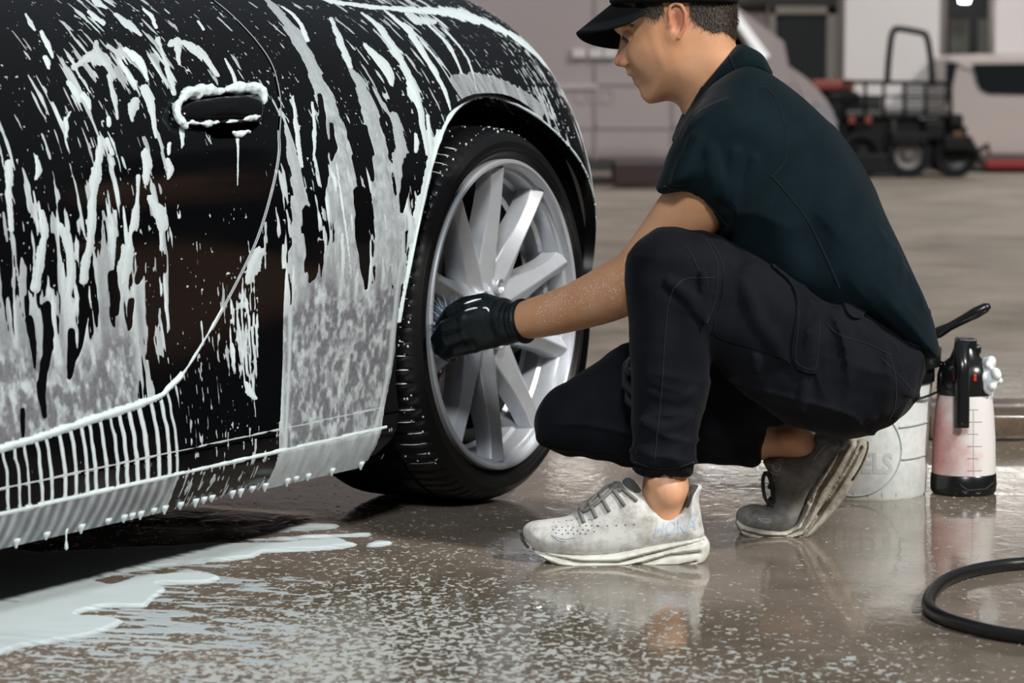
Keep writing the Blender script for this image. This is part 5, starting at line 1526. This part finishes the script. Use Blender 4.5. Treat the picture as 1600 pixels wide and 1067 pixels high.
bb = at_base(lathe('bucket_body', [(.0, .004), (.132, .004), (.139, .0), (.142, .006), (.146, .10), (.151, .20), (.154, .236), (.150, .238), (.138, .012), (.0, .012)], WHITEP, None, 72), bc); bb.parent = bucket; bb.matrix_parent_inverse = wmat(bucket).inverted()
def sub(o, par):
    o.parent = par; o.matrix_parent_inverse = wmat(par).inverted(); return o
sub(at_base(lathe('rim_ring', [(.153, .222), (.157, .224), (.157, .252), (.168, .254), (.170, .288), (.166, RIM_Z), (.150, RIM_Z), (.148, .24), (.153, .222)], BLACKP, None, 72), bc), bucket)
WATER = mat('soapy_water', (.30, .33, .33), .08)
sub(at_base(lathe('soapy_water', [(0, .2), (.146, .2)], WATER, None, 48), bc), bucket)
BK_B = obj_bvh(bb)
text_on('lettering', BK_B, 'WHEELS', (1267, 736), (.78, .02), (0, -1), 44, mat('pale_grey_print', (.46, .49, .48), .6), bucket, .0006, thick=.03)
circ = [(1336 + 72 * math.cos(a), 703 + 72 * math.sin(a)) for a in np.linspace(0, 2 * PI, 60)]
p = on_surface(BK_B, circ, .0004, 2.5, 1)
tube('printed_ring', p, .0018, GREYP, bucket, 6)
for a in ([(1404, 668), (1430, 664), (1452, 658)], [(1408, 718), (1430, 715), (1450, 709)], [(1230, 672), (1250, 676), (1268, 672)]):
    tube('printed_line', on_surface(BK_B, a, .0004, 3), .0024, GREYP, bucket, 6)
for k in range(5):                                              # volume scale low on the wall
    tube('printed_line', on_surface(BK_B, [(1312 + k * 22, 776), (1312 + k * 22, 770)], .0004, 2), .0008, GREYP, bucket, 6)
h0 = bc + np.array([.160, -.03, .262]); 
tube('wire_handle', spline([h0, h0 + np.array([.012, -.01, -.004]), W3(1470, 585, h0[1] - .01), W3(1468, 608, h0[1] - .03), W3(1456, 616, h0[1] - .06), bc + np.array([.10, -.115, .196]), bc + np.array([.0, -.158, .19]), bc + np.array([-.12, -.10, .20]), bc + np.array([-.161, -.02, .258])], 6), .0026, BLACKP, bucket, 8)
BRIS = mat('dark_bristles', (.02, .02, .022), .8)
def brush(label, a, b, tip):
    o = empty('detail_brush', tuple(tip), label, 'brush', 'brushes standing in the bucket')
    d = a - b; P = [b + d * t for t in (0, .03, .10, .3, .55, .75, .92, 1.0)]
    tube('handle', P, [.008, .010, .0115, .0085, .0095, .0115, .0100, .005], BLACKP, o, 14)
    e = b - d / np.linalg.norm(d) * .03
    tube('ferrule', [b, e], [.011, .012], BLACKP, o, 14)
    tube('bristles', [e, e * .6 + tip * .4, tip], [.012, .017, .020], BRIS, o, 14)
y0 = bc[1]
brush('black brush handle sticking far out of the bucket beside the sprayer', W3(1547, 477, y0 - .02), W3(1458, 524, y0), bc + np.array([-.02, .03, .10]))
brush('rounded black brush end showing just behind the polo hem above the bucket', W3(1450, 482, y0 + .06), W3(1425, 540, y0 + .05), bc + np.array([-.05, .0, .08]))
# pump sprayer
sc = ground(1513, 777); sc = np.array([sc[0], sc[1] + .064, 0])
spr = empty('foam_sprayer', tuple(sc), 'hand pump sprayer bottle with pink stained body and black head', 'sprayer')
t = NT('pink_stained_bottle'); v = t.coord()
sx = t.new('ShaderNodeSeparateXYZ'); t.l(v, sx.inputs[0])
g = t.math('ADD', t.math('MULTIPLY', t.math('SUBTRACT', sx.outputs[0], sc[0]), -6.0), t.math('MULTIPLY', t.noise(v, 14, 4, .6), 1.1))
t.set(Base_Color=t.ramp(g, [(.52, (.70, .67, .65)), (.75, (.62, .42, .40)), (1.0, (.52, .22, .21))]), Roughness=.4, Subsurface_Weight=.1, Subsurface_Scale=.01)
BOTM = t.m
def spart(name, prof, m, n=48): return sub(at_base(lathe(name, prof, m, None, n), sc), spr)
bot = spart('bottle', [(.0, .03), (.0625, .034), (.0628, .06), (.0615, .11), (.058, .16), (.0545, .192), (.053, .200), (.0, .202)], BOTM)
spart('base', [(.0, .0), (.060, .0), (.0645, .006), (.0655, .018), (.0645, .038), (.0625, .041), (.0, .041)], BLACKP)
spart('head', [(.0, .196), (.054, .197), (.0555, .206), (.0545, .235), (.050, .252), (.040, .262), (.030, .270), (.022, .290), (.0175, .302), (.0, .304)], BLACKP)
bm = bmesh.new(); add_box(bm, (-.019, -.022, .286), (.020, .022, .309), .005)
sub(at_base(bm_obj('pump_knob', bm, BLACKP), sc), spr)
bm = bmesh.new(); add_box(bm, (.010, -.016, .276), (.030, .016, .296), .006)
sub(at_base(bm_obj('spout', bm, BLACKP), sc), spr)
yt = sc[1] - .068
hx = W3(1503, 600, yt)
P = [hx + np.array([.004, .035, .075]), hx + np.array([0, .012, .052]), hx + np.array([0, 0, .03]), hx + np.array([0, -.002, -.01]), hx + np.array([.0, -.004, -.085])]
sub(tube('grip', spline(P, 6), .0150, BLACKP, None, 16, flat=(1, .8)), spr)
REDP = mat('red_plastic', (.55, .03, .012), .4)
for px in (1492, 1523):
    q = W3(px, 590, sc[1] - .052); bm = bmesh.new(); add_box(bm, tuple(q - np.array([.003, .004, .007])), tuple(q + np.array([.003, .004, .007])), .0015)
    sub(bm_obj('red_lug', bm, REDP), spr)
BT_B = obj_bvh(bot)
for k in range(6):
    tube('level_mark', on_surface(BT_B, [(1512, 735 - k * 19), (1528 if k % 2 else 1534, 735 - k * 19)], .0003, 2), .0009, mat('faded_pink_print', (.50, .36, .34), .6), spr, 6)
tube('level_mark', on_surface(BT_B, [(1521, 742), (1521, 640)], .0003, 4), .0007, GREYP, spr, 6)
tube('base_groove', on_surface(obj_bvh([c for c in spr.children if c.name.startswith('base') and 'groove' not in c.name][0]), [(1500, 757), (1512, 766), (1540, 764), (1552, 754)], .0003, 3, 1), .0009, mat('grey_rubber', (.03, .03, .03), .6), spr, 6)
def blob(name, c, n, r, spread, m, parent, seed):
    g = np.random.default_rng(seed); c = np.asarray(c)
    pts = c + g.normal(0, 1, (n, 3)) * np.asarray(spread); rr = g.uniform(.5, 1, n) * r
    lo, hi = pts.min(0) - 2 * r, pts.max(0) + 2 * r; st = r / 4
    def f(p):
        d = None
        for a, q in zip(pts, rr):
            e = np.linalg.norm(p - a, axis=1) - q
            d = e if d is None else smin(d, e, r * .6)
        return d
    V, Q = surface(f, *[axis_lines([(a, b, st)]) for a, b in zip(lo, hi)])
    return mesh_obj(name, V, Q, m, parent)
blob('suds', sc + np.array([.040, -.030, .232]), 60, .011, (.007, .010, .016), SUDS, spr, 3)['kind'] = 'stuff'
# hose
HOSEM = mat('black_hose_rubber', (.008, .009, .010), .35, bump=.15, bscale=90)
hp_ = [(2100, 905), (1900, 876), (1760, 868), (1680, 871), (1640, 876), (1600, 880), (1560, 884), (1510, 894), (1472, 910), (1452, 934), (1454, 952), (1478, 967), (1520, 980), (1560, 989), (1600, 995), (1640, 1000), (1720, 1004), (1850, 1000), (2050, 980)]
hose = tube('hose', [ground(a, b, .0105) for a, b in spline(hp_, 8)], .0105, HOSEM, None, 14)
tag(hose, 'black rubber hose looping across the wet floor', 'hose')
# concrete curb behind the sprayer
CURB = stained('wet_brown_concrete', (.16, .115, .08), (.09, .065, .045), None, .4, .7, 12, .12)
c0 = ground(1452, 689)
bm = bmesh.new(); add_box(bm, (c0[0], c0[1], 0), (c0[0] + 2.2, c0[1] + .36, .060), .012)
curb = bm_obj('concrete_curb', bm, CURB, None, True, 40)
tag(curb, 'low wet brown concrete curb on the floor behind the sprayer', 'curb')
# wheel brush in the gloved hand
wb = empty('wheel_brush', tuple(W3(735, 516, 5.262)), 'blue bristled wheel brush held in the gloved hand against the rim', 'brush')
a, b, c = W3(760, 515, 5.245), W3(712, 512, 5.292), W3(700, 518, 5.385)
tube('handle', [a, W3(740, 515, 5.262), b], [.009, .0105, .010], BLACKP, wb, 14)
tube('core', [b, c], [.005, .004], BLACKP, wb, 8)
g = np.random.default_rng(8); V, F, VW, FW = [], [], [], []
d = (c - b) / np.linalg.norm(c - b); e1 = np.cross(d, [0, 0, 1]); e1 /= np.linalg.norm(e1); e2 = np.cross(d, e1)
for k in range(900):
    t_ = g.uniform(-.1, 1); th = g.uniform(0, 2 * PI); L = g.uniform(.048, .074) * (1 - .2 * t_)
    rd = math.cos(th) * e1 + math.sin(th) * e2 + d * g.normal(.05, .18); s = np.cross(rd, d) * .00055
    p0 = b + (c - b) * t_; p1 = p0 + rd * L * .6 + g.normal(0, .002, 3); p2 = p0 + rd * L + g.normal(0, .004, 3)
    T, Q_ = (V, F) if k % 4 else (VW, FW)
    i = len(T); T += [p0 - s, p0 + s, p1 - s, p1 + s, p2]; Q_ += [(i, i + 1, i + 3, i + 2), (i + 2, i + 3, i + 4)]
mesh_obj('blue_bristles', V, F, mat('blue_bristle', (.03, .07, .14), .5), wb, False)['kind'] = 'stuff'
mesh_obj('pale_bristles', VW, FW, mat('pale_bristle', (.45, .50, .55), .5), wb, False)['kind'] = 'stuff'
# ---------------------------------------------------------------- the far end of the hall
def wall_mat(name, c, var=.06):
    return mat(name, c, .7, var=var, scale=1.2, bump=.03, bscale=30)
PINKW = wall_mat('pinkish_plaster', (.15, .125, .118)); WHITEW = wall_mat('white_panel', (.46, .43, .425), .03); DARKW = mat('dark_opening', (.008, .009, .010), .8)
CREAM = wall_mat('cream_frame', (.21, .185, .155))
YB = 29.0
def slab(name, px0, px1, y0, y1, Y, thick, m, kind='structure', parent=None, bev=0.0, zmax=None):
    a, b = W3(px0, y1, Y), W3(px1, y0, Y)
    lo = (a[0], Y, max(a[2], 0)); hi = (b[0], Y + thick, b[2] if zmax is None else zmax)
    bm = bmesh.new(); add_box(bm, lo, hi, bev)
    o = bm_obj(name, bm, m, parent)
    if kind: o['kind'] = kind
    return o
bm = bmesh.new(); add_box(bm, (-14, YB, 0), (14, YB + .3, 6)); o = bm_obj('wall_back', bm, PINKW); o['kind'] = 'structure'
for s_, n_ in ((-14.3, 'wall_left'), (14, 'wall_right')):
    bm = bmesh.new(); add_box(bm, (s_, -6, 0), (s_ + .3, YB, 4.0)); o = bm_obj(n_, bm, PINKW); o['kind'] = 'structure'
# dark doorways with frames
d1 = slab('door_1', 1212, 1290, 22, 300, YB - .06, .06, DARKW)
slab('door_frame', 1290, 1308, 10, 300, YB - .10, .10, CREAM, None, d1); slab('door_frame', 1200, 1212, 10, 300, YB - .10, .10, CREAM, None, d1)
slab('door_lintel', 1200, 1312, 8, 22, YB - .10, .10, CREAM, None, d1)
slab('door_2', 1310, 1322, 34, 300, YB - .06, .06, DARKW)
slab('trim_1', 1130, 1322, -40, 7, YB - .12, .12, mat('dark_beam', (.02, .018, .017), .7))
slab('trim_2', 1318, 1474, -400, 268, YB - .8, .8, WHITEW)                  # white pier
d3 = slab('door_3', 1478, 1552, -60, 300, YB - .06, .06, DARKW)
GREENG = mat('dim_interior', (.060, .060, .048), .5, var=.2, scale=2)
slab('door_pane', 1484, 1514, 30, 88, YB - .09, .03, GREENG, None, d3); slab('door_pane', 1528, 1546, 30, 88, YB - .09, .03, GREENG, None, d3)
slab('trim_3', 1552, 1760, -400, 268, YB - .5, .5, WHITEW)
LAMPM = NT('lamp_tube'); LAMPM.set(Base_Color=(1, .95, .8), Emission_Color=(1, .96, .88), Emission_Strength=13.0); LAMPM = LAMPM.m
HOUS = mat('lamp_housing', (.5, .5, .5), .5)
def lamp(X, Y, z, L, label, rot=0):
    o = empty('tube_lamp', (X, Y, z), label, 'lamp', 'tube lamps under the roof', R(rot))
    def lb(name, lo, hi, m):
        bm = bmesh.new(); add_box(bm, lo, hi, .01); q = bm_obj(name, bm, m); q.parent = o
    lb('housing', (-L / 2, -.09, 0), (L / 2, .09, .07), HOUS); lb('tube', (-L / 2 + .03, -.05, -.05), (L / 2 - .03, .05, -.002), LAMPM)
lamp(W3(1507, 2, 28.5)[0], 28.5, W3(1507, -4, 28.5)[2], .16, 'small yellowish lamp glowing above the glazed doorway', -10)
# red floor line along the wall
REDL = mat('red_floor_paint', (.19, .012, .012), .4)
slab('trim_4', 1543, 1800, 251, 262, 26.6, .3, REDL)
# ---------------------------------------------------------------- white panel van
def extrude_profile(bm, poly, y0, y1, inset=.0):
    a = [bm.verts.new((x, y0, z)) for x, z in poly]; b = [bm.verts.new((x, y1, z)) for x, z in poly]
    bm.faces.new(a); bm.faces.new(b[::-1]); n = len(poly)
    return [bm.faces.new((a[i], b[i], b[(i + 1) % n], a[(i + 1) % n])) for i in range(n)]
VANW = mat('van_white', (.235, .20, .20), .32, coat=.3, var=.03, scale=2)
GLASS = mat('dark_glass', (.010, .012, .013), .06)
YV = 23.5
def xz(px, py, Y): return tuple(at(px, py, Y)[[0, 2]])
def wheel_at(px, py, r, Y, par, m=RUBBER, hubm=None, w=.2):
    c = at(px, py, Y)
    o = lathe('wheel', [(r * .62, .03), (r * .7, -.01), (r * .93, -.01), (r, .03), (r, w), (r * .6, w)], m, None, 28, 'y')
    at_base(o, (c[0], c[1], r)); sub(o, par)
    h = lathe('wheel_hub', [(0, .0), (r * .2, .0), (r * .35, .03), (r * .6, .01), (r * .66, .03)], hubm or HOUS, None, 20, 'y'); at_base(h, (c[0], c[1] + .005, r)); sub(h, o)
van = empty('panel_van', tuple(at(900, 290, YV) * [1, 1, 0]), 'white panel van with sloping bonnet parked behind the crouching man', 'van')
prof = [(330, 254), (330, -110), (360, -140), (1020, -140), (1075, -112), (1150, 10), (1204, 90), (1232, 103), (1256, 119), (1276, 137), (1292, 157), (1303, 177), (1311, 200), (1316, 246), (1300, 262)]
bm = bmesh.new(); extrude_profile(bm, [xz(a, b, YV) for a, b in prof], YV, YV + 1.9)
es = [e for e in bm.edges if abs(e.verts[0].co.y - e.verts[1].co.y) < .01 and e.verts[0].co.y < YV + .01]
bmesh.ops.bevel(bm, geom=es, offset=.16, segments=4, affect='EDGES', profile=.6)
vb = bm_obj('van_body', bm, VANW, van, True, 35)
def vslab(name, poly, m, d=.02, Y=YV - .012, par=van):
    bm = bmesh.new(); extrude_profile(bm, [xz(a, b, Y) for a, b in poly], Y, Y + d); bmesh.ops.recalc_face_normals(bm, faces=bm.faces[:])
    return bm_obj(name, bm, m, par)
vslab('door_window', [(1058, 84), (1058, -20), (1104, -20), (1160, 62), (1176, 90)], GLASS, .03, YV + .0)
PILL = mat('pillar_glare', (.85, .86, .88), .2)  # windscreen glare put into the near-white colour of the pillar
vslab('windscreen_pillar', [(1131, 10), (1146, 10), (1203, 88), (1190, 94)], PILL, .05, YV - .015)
SEAMV = mat('van_gap', (.15, .125, .125), .7)
vslab('panel_gap', [(928, 250), (928, -100), (932, -100), (932, 250)], SEAMV); vslab('panel_gap', [(1050, 250), (1050, -20), (1053, -20), (1053, 250)], SEAMV)
for y in (128, 196): vslab('crease', [(335, y + 5), (335, y), (1240, y), (1240, y + 5)], mat('van_crease', (.215, .18, .18), .5), .02)
vslab('side_rail', [(840, 141), (840, 132), (934, 130), (934, 139)], mat('pale_rail', (.28, .245, .245), .4), .03, YV - .02)
for x in (905, 931, 954): vslab('door_handle', [(x - 10, 90), (x - 10, 76), (x + 10, 76), (x + 10, 90)], mat('van_handle', (.40, .37, .37), .3), .05, YV - .04)
VLET = mat('faint_grey_lettering', (.205, .175, .175), .5)
VB = obj_bvh(vb)
text_on('lettering', VB, 'ULD', (896, 162), (1, 0), (0, -1), 34, VLET, van, .006, thick=.02)
vslab('headlight', [(1268, 182), (1276, 158), (1296, 166), (1309, 192), (1300, 204)], mat('headlamp_glass', (.20, .19, .20), .15), .06, YV - .03)
vslab('sill', [(335, 268), (335, 250), (1298, 250), (1298, 268)], mat('van_sill', (.012, .011, .011), .6), .03)
wheel_at(1205, 262, .31, YV - .01, van); wheel_at(470, 262, .31, YV - .01, van)
red = slab('red_ramp', 958, 1046, 252, 290, 22.6, .5, mat('deep_red_paint', (.013, .0016, .0016), .5), None, None, .02)
tag(red, 'dark red steel ramp on the floor below the panel van', 'ramp')
# ---------------------------------------------------------------- second van
YW = 27.0
van2 = empty('minivan', tuple(at(1560, 268, YW) * [1, 1, 0]), 'white minivan with dark side window by the far wall', 'van')
V2W = mat('warm_white_paint', (.34, .29, .27), .35, coat=.3)
prof = [(1474, 250), (1476, 200), (1478, 130), (1482, 92), (1492, 85), (1800, 80), (1830, 110), (1835, 250)]
bm = bmesh.new(); extrude_profile(bm, [xz(a, b, YW) for a, b in prof], YW, YW + 1.8)
es = [e for e in bm.edges if abs(e.verts[0].co.y - e.verts[1].co.y) < .01 and e.verts[0].co.y < YW + .01]
bmesh.ops.bevel(bm, geom=es, offset=.12, segments=3, affect='EDGES', profile=.6)
bm_obj('van_body', bm, V2W, van2, True, 35)
vslab('side_window', [(1520, 100), (1620, 99), (1620, 148), (1545, 146), (1532, 140), (1526, 128)], GLASS, .04, YW - .015, van2)
vslab('rear_window', [(1478, 98), (1496, 98), (1486, 150), (1476, 170)], GLASS, .04, YW - .02, van2)
vslab('sill', [(1480, 262), (1480, 246), (1800, 246), (1800, 262)], mat('minivan_sill', (.08, .06, .055), .6), .03, YW - .01, van2)
wheel_at(1720, 258, .30, YW - .02, van2)
# ---------------------------------------------------------------- small utility vehicle
YU = 25.2
BLK = mat('matt_black_steel', (.003, .003, .0032), .6, spec=.2); DGR = mat('dark_grey_steel', (.014, .0135, .013), .5); UTR = mat('faded_red_paint', (.13, .018, .011), .6)
utv = empty('utility_vehicle', tuple(at(1420, 280, YU) * [1, 1, 0]), 'black utility vehicle with roll hoop and caged bed in front of the white pier', 'vehicle')
def ubox(name, x0, x1, y0, y1, Y0, Y1, m, bev=.02):
    a, b = at(x0, y1, Y0), at(x1, y0, Y0)
    bm = bmesh.new(); add_box(bm, (a[0], Y0, a[2]), (b[0], Y1, b[2]), bev); return bm_obj(name, bm, m, utv)
def ubar(name, pts, r, m=BLK): return tube(name, [at(a, b, Y) for a, b, Y in pts], r, m, utv, 8)
ubox('chassis', 1320, 1508, 222, 256, YU + .1, YU + 1.3, BLK)
ubox('bed_floor', 1318, 1486, 172, 184, YU, YU + 1.3, DGR)
ubox('engine_cover', 1330, 1440, 182, 240, YU + .05, YU + 1.2, BLK, .04)
ubox('fuel_tank', 1442, 1478, 186, 222, YU + .02, YU + .4, BLK, .04); ubox('storage_box', 1482, 1506, 178, 200, YU, YU + .6, BLK, .03)
ubox('tail_block', 1478, 1512, 196, 252, YU + .05, YU + 1.2, BLK, .03); ubox('axle_box', 1392, 1400, 188, 250, YU, YU + .2, DGR, .01)
ubox('red_hood', 1268, 1336, 124, 142, YU + .1, YU + 1.1, UTR, .03); ubox('nose', 1290, 1345, 142, 262, YU + .1, YU + 1.2, BLK, .05)
for x, y in ((1331, 187), (1357, 187)): ubox('red_lamp', x - 5, x + 5, y - 6, y + 6, YU - .02, YU + .02, UTR, .005)
ubox('rear_lamp', 1490, 1504, 206, 214, YU - .02, YU + .1, mat('amber_lens', (.12, .05, .012), .3), .005)
hoop = [(1386, 132, YU + .3), (1388, 100, YU + .3), (1392, 62, YU + .3), (1396, 49, YU + .3), (1404, 45, YU + .3), (1440, 51, YU + .3), (1447, 56, YU + .3), (1451, 70, YU + .3), (1455, 100, YU + .3), (1457, 135, YU + .3)]
tube('roll_hoop', spline([at(a, b, Y) for a, b, Y in hoop], 4), .028, BLK, utv, 10)
for Y in (YU, YU + 1.2):
    ubar('bed_rail', [(1318, 128, Y), (1488, 130, Y)], .018); ubar('bed_rail', [(1318, 150, Y), (1488, 152, Y)], .010)
    for x in (1320, 1352, 1381, 1413, 1446, 1486): ubar('bed_post', [(x, 128, Y), (x, 180, Y)], .016)
for k in range(12): ubar('mesh_wire', [(1417 + k * 5.8, 131, YU), (1417 + k * 5.8, 174, YU)], .004, DGR)
for k in range(6): ubar('mesh_wire', [(1414, 138 + k * 6.5, YU), (1486, 138 + k * 6.5, YU)], .004, DGR)
ubox('load_sheet', 1326, 1378, 150, 172, YU + .3, YU + .9, DGR, .01)
ubar('tow_bracket', [(1508, 238, YU), (1528, 236, YU), (1545, 226, YU)], .022); ubar('tow_bracket', [(1528, 236, YU), (1532, 258, YU)], .018); ubar('tow_bracket', [(1543, 226, YU), (1546, 240, YU)], .016, UTR)
wheel_at(1420, 258, .20, YU - .02, utv, RUBBER, mat('dull_wheel', (.075, .066, .06), .5), .22); wheel_at(1494, 258, .20, YU + .05, utv, RUBBER, mat('dark_wheel', (.022, .02, .02), .5), .22)
wheel_at(1345, 258, .21, YU + .0, utv, RUBBER, BLK, .22)
ubox('mudguard', 1392, 1450, 206, 226, YU - .06, YU + .25, BLK, .02); ubox('mudguard', 1474, 1520, 212, 236, YU - .04, YU + .25, BLK, .02); ubox('side_step', 1322, 1395, 240, 272, YU - .03, YU + .2, BLK, .02)
# lamps under the roof at the far end (seen as glints on the wet floor)
for k, (x, z, L) in enumerate(((.62, 2.75, .55), (2.15, 2.7, .8), (-.06, 3.75, .16), (4.6, 2.9, 1.2))):
    lamp(x, 27.7, z, L, ('short tube lamp high on the far wall above the van bonnet', 'tube lamp high on the white pier of the far wall', 'tiny lamp mounted above all others on the far wall', 'long tube lamp high on the far wall at its right end')[k])
